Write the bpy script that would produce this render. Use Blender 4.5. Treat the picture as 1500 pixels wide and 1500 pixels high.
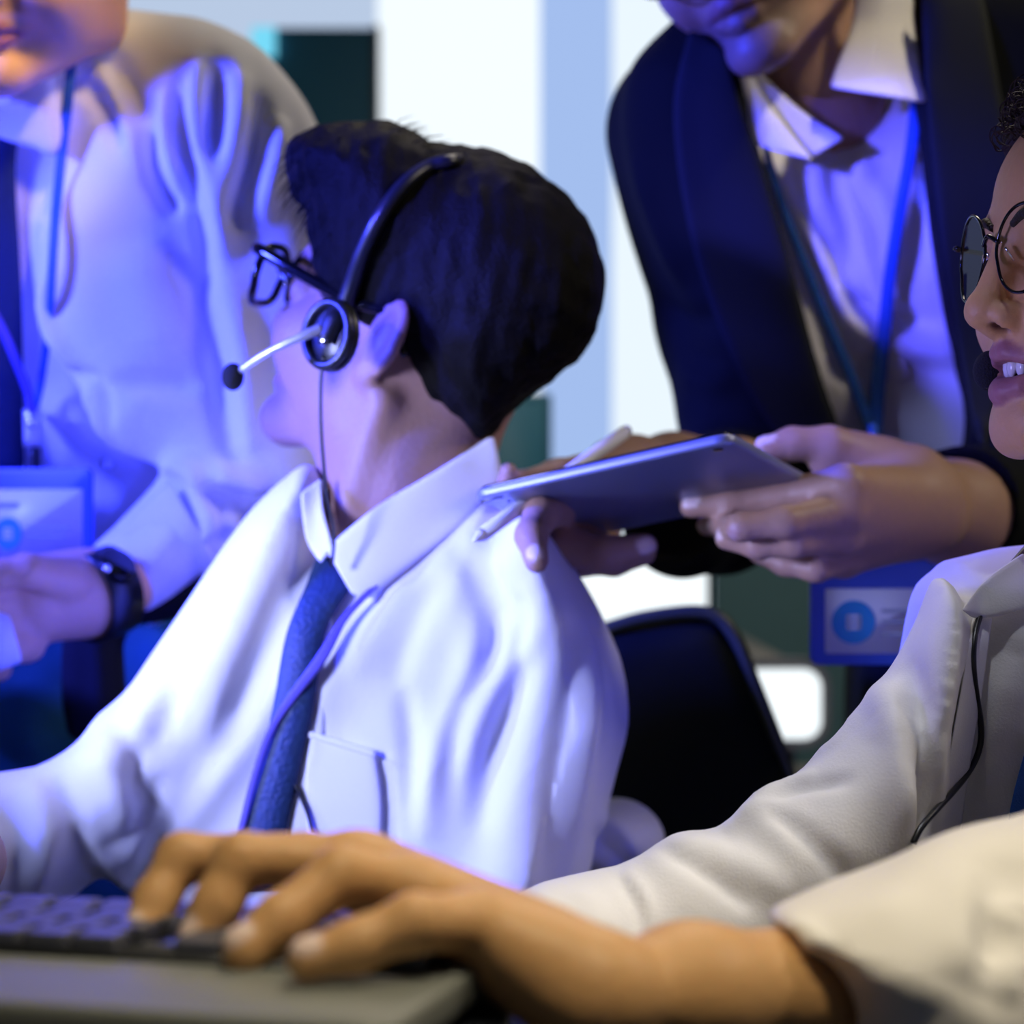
import bpy, math, random
import numpy as np
from mathutils import Vector, Matrix, noise as mnoise

for o in list(bpy.data.objects): bpy.data.objects.remove(o)
SC = bpy.context.scene
COL = SC.collection
F = 3300.0; CX = 750.0; CZ = 0.95          # focal length in pixels, frame centre, camera height

# ------------------------------------------------------------------ camera, world, lights, exposure
cam = bpy.data.cameras.new('camera'); cam_o = bpy.data.objects.new('camera', cam); COL.objects.link(cam_o)
cam_o.location = (0, 0, CZ); cam_o.rotation_euler = (math.pi/2, 0, 0)
cam.sensor_width = 36; cam.lens = F/1500*36; cam.clip_start = .05
cam.dof.use_dof = True; cam.dof.focus_distance = 1.27; cam.dof.aperture_fstop = 5.6
SC.camera = cam_o
SC.view_settings.view_transform = 'Standard'; SC.view_settings.look = 'None'
SC.view_settings.gamma = 1; SC.view_settings.exposure = 0.0
SC.view_settings.use_curve_mapping = False
w = bpy.data.worlds.new('world'); SC.world = w; w.use_nodes = True
w.node_tree.nodes['Background'].inputs[0].default_value = (.30, .36, .50, 1)
w.node_tree.nodes['Background'].inputs[1].default_value = .05

def area(name, loc, target, size, sizey, color, power, spread=180):
    l = bpy.data.lights.new(name, 'AREA'); l.shape = 'RECTANGLE'; l.size = size; l.size_y = sizey
    l.color = color; l.energy = power; l.spread = math.radians(spread)
    o = bpy.data.objects.new(name, l); COL.objects.link(o); o.location = loc
    o.rotation_euler = (Vector(target)-Vector(loc)).to_track_quat('-Z', 'Y').to_euler()
    return o
def spot(name, loc, target, color, power, angle, blend=.6, rad=.08):
    l = bpy.data.lights.new(name, 'SPOT'); l.color = color; l.energy = power; l.spot_size = math.radians(angle); l.spot_blend = blend; l.shadow_soft_size = rad
    o = bpy.data.objects.new(name, l); COL.objects.link(o); o.location = loc
    o.rotation_euler = (Vector(target)-Vector(loc)).to_track_quat('-Z', 'Y').to_euler()
area('ceiling_panel_light', (.5, 2.7, 2.7), (.0, 1.8, 1.0), 1.0, .6, (1.0, .88, .74), 17)
area('ceiling_side_light', (1.9, 1.45, 2.35), (.3, 1.75, 1.2), .5, .5, (1.0, .88, .70), 17)
spot('chest_fill_light', (-.66, 1.10, 1.0), (-.04, 1.60, .88), (.38, .43, 1.0), 58, 46, .7, .07)  # added spot for an unseen monitor, brightens the headset man's chest
spot('face_fill_light', (-.40, .98, .98), (.36, 1.29, 1.02), (.36, .33, 1.0), 14, 34, .8, .08)  # added spot with no screen modelled, tints the woman's face violet
spot('blue_spot_light', (-1.40, 1.30, 1.45), (-.22, 1.72, 1.05), (.040, .055, 1.0), 560, 38, .6, .10)
spot('blue_spot_light', (-.80, .80, 1.40), (.33, 1.86, 1.09), (.085, .08, 1.0), 300, 15, .4, .05)  # second blue spot, added only to light the suited man's shirt
spot('narrow_fill_light', (.10, 1.0, 2.2), (-.46, 1.78, 1.33), (1.0, .68, .34), 105, 14, .5, .08)  # added narrow warm spot that brightens the left man's face
spot('narrow_fill_light', (.95, 1.05, 2.7), (.31, 1.83, 1.34), (1.0, .86, .62), 90, 9, .5, .06)  # added tight spot, warms the suited man's collar
spot('desk_downlight', (.22, .42, 2.3), (.07, .84, .8), (1.0, .86, .60), 68, 26)
spot('narrow_fill_light', (.10, 1.0, 2.65), (.09, 1.19, .80), (.84, .87, 1.0), 62, 15)  # added cool spot that whitens the woman's far sleeve

# ------------------------------------------------------------------ materials
def mat(name, col, rough=.6, metal=0, bump=0, scale=60, var=0, spec=.5, emit=None, emit_s=0, sss=0, vcol=False, sheen=0, detail=4, trans=0, alpha=1, coat=0):
    m = bpy.data.materials.new(name); m.use_nodes = True
    nt = m.node_tree; b = nt.nodes['Principled BSDF']; L = nt.links
    b.inputs['Base Color'].default_value = (*col, 1); b.inputs['Roughness'].default_value = rough
    b.inputs['Metallic'].default_value = metal; b.inputs['Specular IOR Level'].default_value = spec
    b.inputs['Coat Weight'].default_value = coat
    if sheen: b.inputs['Sheen Weight'].default_value = sheen
    if trans: b.inputs['Transmission Weight'].default_value = trans
    if alpha < 1: b.inputs['Alpha'].default_value = alpha
    tc = nt.nodes.new('ShaderNodeTexCoord')
    n = nt.nodes.new('ShaderNodeTexNoise'); n.inputs['Scale'].default_value = scale; n.inputs['Detail'].default_value = detail
    L.new(tc.outputs['Object'], n.inputs['Vector'])
    src = None
    if vcol:
        a = nt.nodes.new('ShaderNodeAttribute'); a.attribute_name = 'Col'; src = a.outputs['Color']
    if var or vcol:
        mx = nt.nodes.new('ShaderNodeMix'); mx.data_type = 'RGBA'; mx.blend_type = 'MULTIPLY'
        mx.inputs['Factor'].default_value = 1
        r = nt.nodes.new('ShaderNodeMapRange'); r.inputs['To Min'].default_value = 1-var; r.inputs['To Max'].default_value = 1+var
        L.new(n.outputs['Fac'], r.inputs['Value'])
        mx.inputs[6].default_value = (*col, 1)
        if src: L.new(src, mx.inputs[6])
        L.new(r.outputs['Result'], mx.inputs[7]); L.new(mx.outputs[2], b.inputs['Base Color'])
    if bump:
        bp = nt.nodes.new('ShaderNodeBump'); bp.inputs['Strength'].default_value = bump; bp.inputs['Distance'].default_value = .002
        L.new(n.outputs['Fac'], bp.inputs['Height']); L.new(bp.outputs['Normal'], b.inputs['Normal'])
    if sss:
        b.inputs['Subsurface Weight'].default_value = sss; b.inputs['Subsurface Radius'].default_value = (1, .35, .2)
        b.inputs['Subsurface Scale'].default_value = .006
    if emit:
        b.inputs['Emission Color'].default_value = (*emit, 1); b.inputs['Emission Strength'].default_value = emit_s
    return m

M = {}
M['shirt'] = mat('white_cotton', (.80, .80, .82), .8, bump=.25, scale=900, var=.02, spec=.2, sheen=.1)
M['shirt_cream'] = mat('cream_satin', (.84, .82, .79), .6, bump=.15, scale=700, var=.02, spec=.3, sheen=.1)
M['skin'] = mat('skin', (.6, .36, .24), .5, bump=.25, scale=220, var=.06, spec=.4, sss=.12, vcol=True)
M['hair'] = mat('black_hair', (.0055, .005, .0032), .55, bump=.9, scale=500, var=.3, spec=.06)
M['hair_curly'] = mat('brown_curly_hair', (.035, .02, .016), .6, bump=.9, scale=400, var=.3, spec=.3)
M['suit'] = mat('dark_navy_wool', (.0035, .0045, .0022), .85, bump=.3, scale=800, var=.2, spec=.15, sheen=.0)
M['lapel'] = mat('navy_lapel_wool', (.005, .007, .0075), .7, bump=.3, scale=800, var=.2, spec=.2)
M['tie'] = mat('blue_tie_silk', (.012, .035, .10), .55, bump=.6, scale=300, var=.5, spec=.4)
M['tie_dark'] = mat('dark_tie_silk', (.008, .02, .06), .6, bump=.3, scale=300, var=.3, spec=.3)
M['strap'] = mat('blue_webbing', (.015, .10, .45), .55, bump=.3, scale=900, var=.1)
M['strap_purple'] = mat('purple_webbing', (.09, .07, .36), .55, bump=.3, scale=900, var=.1)
M['black'] = mat('black_plastic', (.008, .009, .011), .35, var=.1, bump=.05, scale=200)
M['foam'] = mat('black_foam', (.006, .006, .008), .9, var=.3, bump=.8, scale=900)
M['chrome'] = mat('chrome', (.85, .87, .9), .15, metal=1, var=.02)
M['silver'] = mat('silver_metal', (.62, .64, .70), .35, metal=.6, var=.02)
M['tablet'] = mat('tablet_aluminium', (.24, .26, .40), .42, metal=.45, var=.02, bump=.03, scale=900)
M['glass_black'] = mat('black_glass', (.004, .004, .006), .08, var=.02)
M['stylus'] = mat('white_stylus', (.85, .85, .88), .35, var=.01)
M['holder'] = mat('blue_badge_plastic', (.03, .09, .50), .4, var=.05)
M['card'] = mat('badge_card', (.78, .80, .84), .4, var=.01)
M['logo'] = mat('badge_logo_blue', (.02, .30, .62), .5, var=.02)
M['ink'] = mat('badge_print', (.30, .34, .42), .6, var=.02)
M['mesh_black'] = mat('black_chair_fabric', (.006, .009, .004), .8, bump=.5, scale=900, var=.3, spec=.2)
M['rim'] = mat('grey_chair_trim', (.07, .08, .035), .4, var=.05)
M['navy'] = mat('navy_trousers', (.012, .09, .10), .8, bump=.3, scale=700, var=.15, spec=.2)
M['black_cloth'] = mat('black_trousers', (.006, .007, .009), .85, bump=.3, scale=700, var=.15, spec=.2)
M['teal'] = mat('dark_teal_board', (.02, .15, .24), .6, var=.05, bump=.05)
M['teal_grey'] = mat('teal_grey_panel', (.09, .20, .23), .8, var=.05, bump=.1)
M['wall'] = mat('painted_wall', (.20, .25, .33), .9, var=.03, bump=.1, scale=40)
M['floor'] = mat('grey_carpet', (.06, .065, .075), .95, var=.2, bump=.5, scale=300)
M['grey'] = mat('warm_grey_plastic', (.16, .16, .15), .5, var=.04)
M['desk'] = mat('black_desk_laminate', (.006, .008, .014), .6, var=.1, bump=.05, spec=.2)
M['deck'] = mat('olive_grey_deck', (.17, .18, .16), .45, var=.06, bump=.08, scale=300)
M['key'] = mat('grey_key_plastic', (.085, .09, .12), .4, var=.1, bump=.05)
M['tooth'] = mat('tooth_enamel', (.80, .78, .74), .25, var=.02, coat=.3)
M['eye_white'] = mat('eye_white', (.70, .68, .68), .2, var=.02, coat=.5)
M['iris'] = mat('dark_iris', (.012, .007, .005), .1, var=.1, coat=.8)
M['bead'] = mat('button', (.45, .45, .5), .3, var=.02)
M['lens'] = None
def glassmat():
    m = bpy.data.materials.new('clear_lens'); m.use_nodes = True; nt = m.node_tree
    for n in list(nt.nodes): nt.nodes.remove(n)
    out = nt.nodes.new('ShaderNodeOutputMaterial'); mx = nt.nodes.new('ShaderNodeMixShader')
    t = nt.nodes.new('ShaderNodeBsdfTransparent'); g = nt.nodes.new('ShaderNodeBsdfGlossy')
    f = nt.nodes.new('ShaderNodeValue'); f.outputs[0].default_value = .07; g.inputs['Roughness'].default_value = .03
    t.inputs['Color'].default_value = (.93, .95, .98, 1)
    nt.links.new(f.outputs[0], mx.inputs[0]); nt.links.new(t.outputs[0], mx.inputs[1]); nt.links.new(g.outputs[0], mx.inputs[2])
    nt.links.new(mx.outputs[0], out.inputs[0]); return m
M['lens'] = glassmat()

def emis(name, col, s, lines=0, scale=40):
    m = bpy.data.materials.new(name); m.use_nodes = True; nt = m.node_tree
    for n in list(nt.nodes): nt.nodes.remove(n)
    out = nt.nodes.new('ShaderNodeOutputMaterial'); e = nt.nodes.new('ShaderNodeEmission')
    e.inputs['Strength'].default_value = s; e.inputs['Color'].default_value = (*col, 1)
    if lines:
        tc = nt.nodes.new('ShaderNodeTexCoord'); wv = nt.nodes.new('ShaderNodeTexWave'); wv.bands_direction = 'Z'
        wv.inputs['Scale'].default_value = scale; r = nt.nodes.new('ShaderNodeMapRange')
        r.inputs['To Min'].default_value = s*(1-lines); r.inputs['To Max'].default_value = s
        nt.links.new(tc.outputs['Object'], wv.inputs['Vector']); nt.links.new(wv.outputs['Fac'], r.inputs['Value'])
        nt.links.new(r.outputs['Result'], e.inputs['Strength'])
    nt.links.new(e.outputs[0], out.inputs[0]); return m

# ------------------------------------------------------------------ points and objects
def P(px, py, d): return np.array(((px-CX)/F*d, d, CZ-(py-CX)/F*d))
def pr(r, d): return r/F*d                          # a radius seen as r pixels at depth d

def tag(o, label=None, cat=None, group=None, kind=None):
    if label: o['label'] = label
    if cat: o['category'] = cat
    if group: o['group'] = group
    if kind: o['kind'] = kind
    return o
def empty(name, loc, label, cat, group=None):
    o = bpy.data.objects.new(name, None); COL.objects.link(o); o.location = loc; o.empty_display_size = .05
    return tag(o, label, cat, group)
def mesh_obj(name, verts, faces, m, parent=None, smooth=True, cols=None):
    me = bpy.data.meshes.new(name)
    me.from_pydata([tuple(v) for v in np.asarray(verts, float)], [], [tuple(int(i) for i in f) for f in faces])
    me.validate(); me.update()
    if smooth: me.polygons.foreach_set('use_smooth', [True]*len(me.polygons))
    me.materials.append(m)
    if cols is not None:
        a = me.color_attributes.new('Col', 'FLOAT_COLOR', 'POINT')
        c = np.ones((len(verts), 4), np.float32); c[:, :3] = cols; a.data.foreach_set('color', c.ravel())
    o = bpy.data.objects.new(name, me); COL.objects.link(o)
    if parent:
        o.parent = parent; o.matrix_parent_inverse = Matrix.Translation(-Vector(parent.location))
    return o
def fast_mesh(name, V, Q, m, parent=None, cols=None):
    me = bpy.data.meshes.new(name)
    me.vertices.add(len(V)); me.vertices.foreach_set('co', np.asarray(V, np.float32).ravel())
    nq = len(Q); me.loops.add(nq*4); me.loops.foreach_set('vertex_index', np.asarray(Q, np.int32).ravel())
    me.polygons.add(nq); me.polygons.foreach_set('loop_start', np.arange(0, nq*4, 4, dtype=np.int32))
    me.update(calc_edges=True); me.validate()
    me.polygons.foreach_set('use_smooth', np.ones(len(me.polygons), bool)); me.materials.append(m)
    if cols is not None:
        a = me.color_attributes.new('Col', 'FLOAT_COLOR', 'POINT')
        c = np.ones((len(V), 4), np.float32); c[:, :3] = cols; a.data.foreach_set('color', c.ravel())
    o = bpy.data.objects.new(name, me); COL.objects.link(o)
    if parent:
        o.parent = parent; o.matrix_parent_inverse = Matrix.Translation(-Vector(parent.location))
    return o

def crom(pts, n, closed=False):
    pts = np.asarray(pts, float); k = len(pts); out = []
    if k < 3 and not closed:
        return np.array([pts[0]+(pts[-1]-pts[0])*t for t in np.linspace(0, 1, n)])
    segs = k if closed else k-1
    def g(i): return pts[i % k] if closed else (pts[i] if 0 <= i < k else (2*pts[0]-pts[1] if i < 0 else 2*pts[-1]-pts[-2]))
    T = np.linspace(0, segs, n, endpoint=not closed)
    for t in T:
        i = min(int(t), segs-1); u = t-i; a, b, c, d = g(i-1), g(i), g(i+1), g(i+2)
        out.append(.5*((2*b)+(c-a)*u+(2*a-5*b+4*c-d)*u*u+(3*b-a-3*c+d)*u**3))
    return np.array(out)

def tube(pts, rad, n=10, seg=None, closed=False, flat=None):
    """verts, faces of a swept tube through world points; rad a number or a list"""
    seg = seg or max(8, len(pts)*6); C = crom(pts, seg, closed)
    R = np.interp(np.linspace(0, 1, seg), np.linspace(0, 1, len(np.atleast_1d(rad))), np.atleast_1d(rad))
    V, Fc = [], []
    T = np.roll(C, -1, 0)-np.roll(C, 1, 0) if closed else np.gradient(C, axis=0)
    T /= np.linalg.norm(T, axis=1)[:, None]+1e-9
    up = np.array((0, 0, 1.)) if abs(T[0][2]) < .9 else np.array((0, 1., 0))
    u = np.cross(T[0], up); u /= np.linalg.norm(u)
    for i in range(seg):
        u = u-T[i]*np.dot(u, T[i]); u /= np.linalg.norm(u); v = np.cross(T[i], u)
        for j in range(n):
            a = 2*math.pi*j/n; V.append(C[i]+R[i]*(math.cos(a)*u+math.sin(a)*v))
    for i in range(seg if closed else seg-1):
        for j in range(n):
            a, b = i*n+j, i*n+(j+1) % n; i2 = ((i+1) % seg)*n
            Fc.append((a, b, i2+(j+1) % n, i2+j))
    if not closed:
        Fc.append(tuple(range(n-1, -1, -1))); Fc.append(tuple((seg-1)*n+j for j in range(n)))
    return V, Fc
class MB:
    def __init__(s): s.v = []; s.f = []
    def add(s, V, Fc):
        b = len(s.v); s.v += [tuple(x) for x in V]; s.f += [tuple(i+b for i in f) for f in Fc]; return s
    def tube(s, *a, **k): return s.add(*tube(*a, **k))
    def box(s, c, h, R=None):
        c = np.array(c, float); V = []
        for x in (-1, 1):
            for y in (-1, 1):
                for z in (-1, 1):
                    p = np.array((x*h[0], y*h[1], z*h[2])); V.append(c+(R@p if R is not None else p))
        return s.add(V, [(0, 1, 3, 2), (4, 6, 7, 5), (0, 4, 5, 1), (2, 3, 7, 6), (0, 2, 6, 4), (1, 5, 7, 3)])
    def sphere(s, c, r, R=None, n=16):
        c = np.array(c, float); r = np.ones(3)*np.array(r); V = []; Fc = []; m = n//2
        for i in range(m+1):
            for j in range(n):
                t = math.pi*i/m; a = 2*math.pi*j/n
                p = r*np.array((math.sin(t)*math.cos(a), math.sin(t)*math.sin(a), math.cos(t)))
                V.append(c+(R@p if R is not None else p))
        for i in range(m):
            for j in range(n): Fc.append((i*n+j, (i+1)*n+j, (i+1)*n+(j+1) % n, i*n+(j+1) % n))
        return s.add(V, Fc)
    def plate(s, outline, c, U, W, N, th, n_round=0):
        """outline (u,w) pairs extruded by th along N, centred on c"""
        k = len(outline); V = []
        for sg in (-.5, .5):
            for (a, b) in outline: V.append(c+U*a+W*b+N*th*sg)
        return s.add(V, [tuple(range(k-1, -1, -1)), tuple(range(k, 2*k))]+[(i, (i+1) % k, k+(i+1) % k, k+i) for i in range(k)])
    def build(s, name, m, parent=None, bevel=0, smooth=True):
        o = mesh_obj(name, s.v, s.f, m, parent, smooth)
        if bevel:
            b = o.modifiers.new('bevel', 'BEVEL'); b.width = bevel; b.segments = 3; b.limit_method = 'ANGLE'; b.angle_limit = .7
            b.harden_normals = False
        elif smooth: pass
        return o
def rrect(w, h, r, n=6):
    out = []
    for (cx, cy, a0) in ((w-r, h-r, 0), (-w+r, h-r, 90), (-w+r, -h+r, 180), (w-r, -h+r, 270)):
        for i in range(n+1):
            a = math.radians(a0+90*i/n); out.append((cx+r*math.cos(a), cy+r*math.sin(a)))
    return out

# ------------------------------------------------------------------ implicit surfaces -> meshes
def ortho(f, up):
    f = np.array(f, float); f /= np.linalg.norm(f); up = np.array(up, float)
    l = np.cross(up, f); l /= np.linalg.norm(l); u = np.cross(f, l); return np.stack((f, l, u), 1)   # columns x,y,z local axes
def smin(a, b, k):
    if k <= 0: return np.minimum(a, b)
    h = np.maximum(k-np.abs(a-b), 0)/k; return np.minimum(a, b)-h*h*k*.25
class Cone:
    def __init__(s, a, b, ra, rb, n=None, sq=1):
        s.a = np.array(a, np.float32); s.b = np.array(b, np.float32); s.ra = ra; s.rb = rb
        s.n = None if n is None else np.array(n, np.float32)/np.linalg.norm(n); s.sq = sq
    def __call__(s, p):
        pa = p-s.a; ba = s.b-s.a
        h = np.clip(pa@ba/max(float(ba@ba), 1e-9), 0, 1); q = pa-h[:, None]*ba
        if s.n is not None:
            q = q+(q@s.n)[:, None]*s.n*(1/s.sq-1)
            return (np.sqrt((q*q).sum(1))-(s.ra+h*(s.rb-s.ra)))*(.5+.5*s.sq)
        return np.sqrt((q*q).sum(1))-(s.ra+h*(s.rb-s.ra))
class Ell:
    def __init__(s, c, r, R=None):
        s.c = np.array(c, np.float32); s.r = np.ones(3, np.float32)*np.array(r, np.float32); s.R = None if R is None else np.array(R, np.float32)
    def __call__(s, p):
        q = p-s.c
        if s.R is not None: q = q@s.R
        k0 = np.sqrt(((q/s.r)**2).sum(1)); k1 = np.sqrt(((q/s.r**2)**2).sum(1))
        return k0*(k0-1)/np.maximum(k1, 1e-6)
class Slab:
    """an outline given its distance, its thickness and rounded edges: y = d + ax*(x-x0) + az*(z-z0)"""
    def __init__(s, poly, d, T, R=None, ax=0, az=0, sub=3, kd=.97):
        x0, _, z0 = P(*np.mean(poly, 0), d); s.T = T; s.R = R or T; s.ax = ax; s.az = az; s.d = d; s.x0 = x0; s.z0 = z0
        pts = []
        for (px, py) in poly:
            u = (px-CX)/F; v = -(py-CX)/F
            y = (d-ax*x0+az*(CZ-z0))/(1-ax*u-az*v); pts.append((u*y, CZ+v*y))
        pts = crom(pts, len(pts)*sub, True); s.pts = pts.astype(np.float32); s.k = 1/math.sqrt(1+ax*ax+az*az)
    def __call__(s, p):
        x = p[:, 0]; z = p[:, 2]; A = s.pts; B = np.roll(A, -1, 0); E = B-A
        wx = x[:, None]-A[:, 0]; wz = z[:, None]-A[:, 1]
        h = np.clip((wx*E[:, 0]+wz*E[:, 1])/((E*E).sum(1)+1e-12), 0, 1)
        dx = wx-h*E[:, 0]; dz = wz-h*E[:, 1]; d = np.sqrt((dx*dx+dz*dz).min(1))
        c1 = A[:, 1] > z[:, None]; c2 = B[:, 1] > z[:, None]
        cr = (c1 != c2) & (x[:, None] < E[:, 0]*(z[:, None]-A[:, 1])/np.where(np.abs(E[:, 1]) < 1e-9, 1e-9, E[:, 1])+A[:, 0])
        d = np.where(cr.sum(1) % 2 == 1, -d, d)
        y = np.abs(p[:, 1]-(s.d+s.ax*(x-s.x0)+s.az*(z-s.z0)))*s.k
        q0 = d+s.R; q1 = y-s.T+s.R
        return np.minimum(np.maximum(q0, q1), 0)+np.sqrt(np.maximum(q0, 0)**2+np.maximum(q1, 0)**2)-s.R
class Half:
    def __init__(s, pt, n): s.p = np.array(pt, np.float32); s.n = np.array(n, np.float32)/np.linalg.norm(n)
    def __call__(s, p): return (p-s.p)@s.n
class Inter:
    def __init__(s, *q): s.q = q
    def __call__(s, p):
        d = s.q[0](p)
        for x in s.q[1:]: d = np.maximum(d, x(p))
        return d

class Inset:
    """the part of q that stays a given depth inside the clothing c"""
    def __init__(s, q, c, off=.016): s.q = q; s.c = c; s.off = off
    def __call__(s, p): return np.maximum(s.q(p), s.c.ev(p)+s.off)

class Sdf:
    def __init__(s, base=(.6, .36, .24)): s.ops = []; s.base = base; s.paint = []; s.folds = []; s.rip = []
    def add(s, p, k=.01, col=None):
        s.ops.append((0, p, k))
        if col is not None: s.paint.append((p, col, .0015))
        return s
    def cut(s, p, k=.004): s.ops.append((1, p, k)); return s
    def chain(s, pts, rad, k=.006, n=None, sq=1):
        for i in range(len(pts)-1): s.add(Cone(pts[i], pts[i+1], rad[i], rad[i+1], n, sq), k)
        return s
    def core(s, pts, rad, c, k=.02, off=.016):
        for i in range(len(pts)-1): s.add(Inset(Cone(pts[i], pts[i+1], rad[i], rad[i+1]), c, off), k)
        return s
    def tint(s, p, col, w=.002): s.paint.append((p, col, w)); return s
    def ev(s, p, idx=None):
        d = np.full(len(p), 9., np.float32)
        for i in (range(len(s.ops)) if idx is None else idx):
            t, q, k = s.ops[i]; e = q(p).astype(np.float32)
            d = smin(d, e, k) if t == 0 else -smin(-d, e, k)
        return d
    def hit(s, px, py, start=.5, end=3.2, miss=None):
        u = np.array(((px-CX)/F, 1., -(py-CX)/F)); u /= np.linalg.norm(u); t = start; o = np.array((0, 0, CZ))
        best = (9, None)
        for _ in range(160):
            d = float(s.ev((o+u*t)[None].astype(np.float32))[0])
            if d < best[0]: best = (d, o+u*t)
            if d < .0006: return o+u*t
            t += max(d*.8, .0005)
            if t > end: break
        return best[1] if miss is None else None
    def fold(s, pts, h, w):
        """a ridge (h>0) or a crease (h<0), w wide, lying along the cloth under these points"""
        q = crom(pts, max(len(pts)*2, 4)); q3 = np.array([s.hit(*x) for x in q])
        s.folds.append((q3.astype(np.float32), h, w)); return s
    def mesh(s, name, vox, m, parent=None, B=16, lo=None, hi=None, noise=None, post=None):
        V, Q, C = s._mesh(vox, B, lo, hi)
        if noise: V = V+noise(V)
        if post: V, Q, C = post(V, Q, C)
        return fast_mesh(name, V, Q, m, parent, C)
    def _mesh(s, vox, B, lo, hi):
        if lo is None:
            L, H = [], []
            for t, q, k in s.ops:
                if t: continue
                if isinstance(q, Inset): q = q.q
                if isinstance(q, Cone): r = max(q.ra, q.rb); L.append(np.minimum(q.a, q.b)-r); H.append(np.maximum(q.a, q.b)+r)
                elif isinstance(q, Ell): r = q.r.max(); L.append(q.c-r); H.append(q.c+r)
                elif isinstance(q, Slab):
                    a = q.pts.min(0); b = q.pts.max(0)
                    ys = [q.d+q.ax*(x-q.x0)+q.az*(zz-q.z0) for x in (a[0], b[0]) for zz in (a[1], b[1])]
                    L.append(np.array((a[0], min(ys)-q.T*1.3, a[1]))); H.append(np.array((b[0], max(ys)+q.T*1.3, b[1])))
            lo = np.min(L, 0)-.02; hi = np.max(H, 0)+.02
        lo = np.array(lo, float); hi = np.array(hi, float)
        nb = np.ceil((hi-lo)/(vox*B)).astype(int)+1
        g = np.stack(np.meshgrid(*[np.arange(n) for n in nb], indexing='ij'), -1).reshape(-1, 3)
        cen = (lo+(g+.5)*vox*B).astype(np.float32); rad = vox*B*.5*math.sqrt(3)+vox
        d = np.concatenate([s.ev(cen[i:i+20000]) for i in range(0, len(cen), 20000)])
        act = np.abs(d) < rad*1.5+.004; g = g[act]; cen = cen[act]
        near = np.stack([np.abs(q(cen)) if t else q(cen) for t, q, k in s.ops], 1)
        thr = np.array([rad*1.6+k+.004 for t, q, k in s.ops])
        kk = np.where([t == 0 for t, q, k in s.ops], 1, 0)
        use = np.where(kk[None, :] == 1, near < thr, np.stack([q(cen) for t, q, k in s.ops], 1) < thr)
        n1 = B+1; a = np.arange(n1); off = np.stack(np.meshgrid(a, a, a, indexing='ij'), -1).reshape(-1, 3)
        G = nb*B+4; sx, sy, sz = G[1]*G[2], G[2], 1
        ids, pos, quads = [], [], []
        edges = [((0, 0, 0), (1, 0, 0)), ((0, 1, 0), (1, 1, 0)), ((0, 0, 1), (1, 0, 1)), ((0, 1, 1), (1, 1, 1)),
                 ((0, 0, 0), (0, 1, 0)), ((1, 0, 0), (1, 1, 0)), ((0, 0, 1), (0, 1, 1)), ((1, 0, 1), (1, 1, 1)),
                 ((0, 0, 0), (0, 0, 1)), ((1, 0, 0), (1, 0, 1)), ((0, 1, 0), (0, 1, 1)), ((1, 1, 0), (1, 1, 1))]
        for bi in range(len(g)):
            base = g[bi]*B; pts = (lo+(base+off)*vox).astype(np.float32)
            idx = np.nonzero(use[bi])[0]
            if len(idx) == 0: continue
            D = s.ev(pts, idx).reshape(n1, n1, n1); sg = D < 0
            if sg.all() or not sg.any(): continue
            cnt = np.zeros((B, B, B)); acc = np.zeros((B, B, B, 3))
            for (c0, c1) in edges:
                s0 = tuple(slice(x, x+B) for x in c0); s1 = tuple(slice(x, x+B) for x in c1)
                d0, d1 = D[s0], D[s1]; x = (d0 < 0) != (d1 < 0)
                t = np.where(x, d0/np.where(np.abs(d0-d1) < 1e-12, 1e-12, d0-d1), 0)
                cnt += x
                for ax in range(3): acc[..., ax] += np.where(x, c0[ax]+t*(c1[ax]-c0[ax]), 0)
            cm = np.nonzero(cnt > 0)
            if len(cm[0]) == 0: continue
            cp = np.stack(cm, 1); v = acc[cm]/cnt[cm][:, None]
            pos.append(lo+(base+cp+v)*vox); gi = base+cp+1; ids.append(gi[:, 0]*sx+gi[:, 1]*sy+gi[:, 2])
            for ax in range(3):
                o0 = [slice(0, B)]*3; o1 = list(o0); o1[ax] = slice(1, B+1)
                a0 = sg[tuple(o0)]; a1 = sg[tuple(o1)]; e = np.nonzero(a0 != a1)
                if len(e[0]) == 0: continue
                gg = base+np.stack(e, 1)+1; i0 = gg[:, 0]*sx+gg[:, 1]*sy+gg[:, 2]
                st = (sx, sy, sz); b1, b2 = st[(ax+1) % 3], st[(ax+2) % 3]
                q = np.stack((i0-b1-b2, i0-b2, i0, i0-b1), 1); fl = ~a0[e]
                q[fl] = q[fl][:, ::-1]; quads.append(q)
        ids = np.concatenate(ids); pos = np.concatenate(pos); quads = np.concatenate(quads)
        o = np.argsort(ids); ids = ids[o]; pos = pos[o]
        k = np.searchsorted(ids, quads); k = np.minimum(k, len(ids)-1); ok = (ids[k] == quads).all(1); Q = k[ok]
        V = pos.astype(np.float32)
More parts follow.
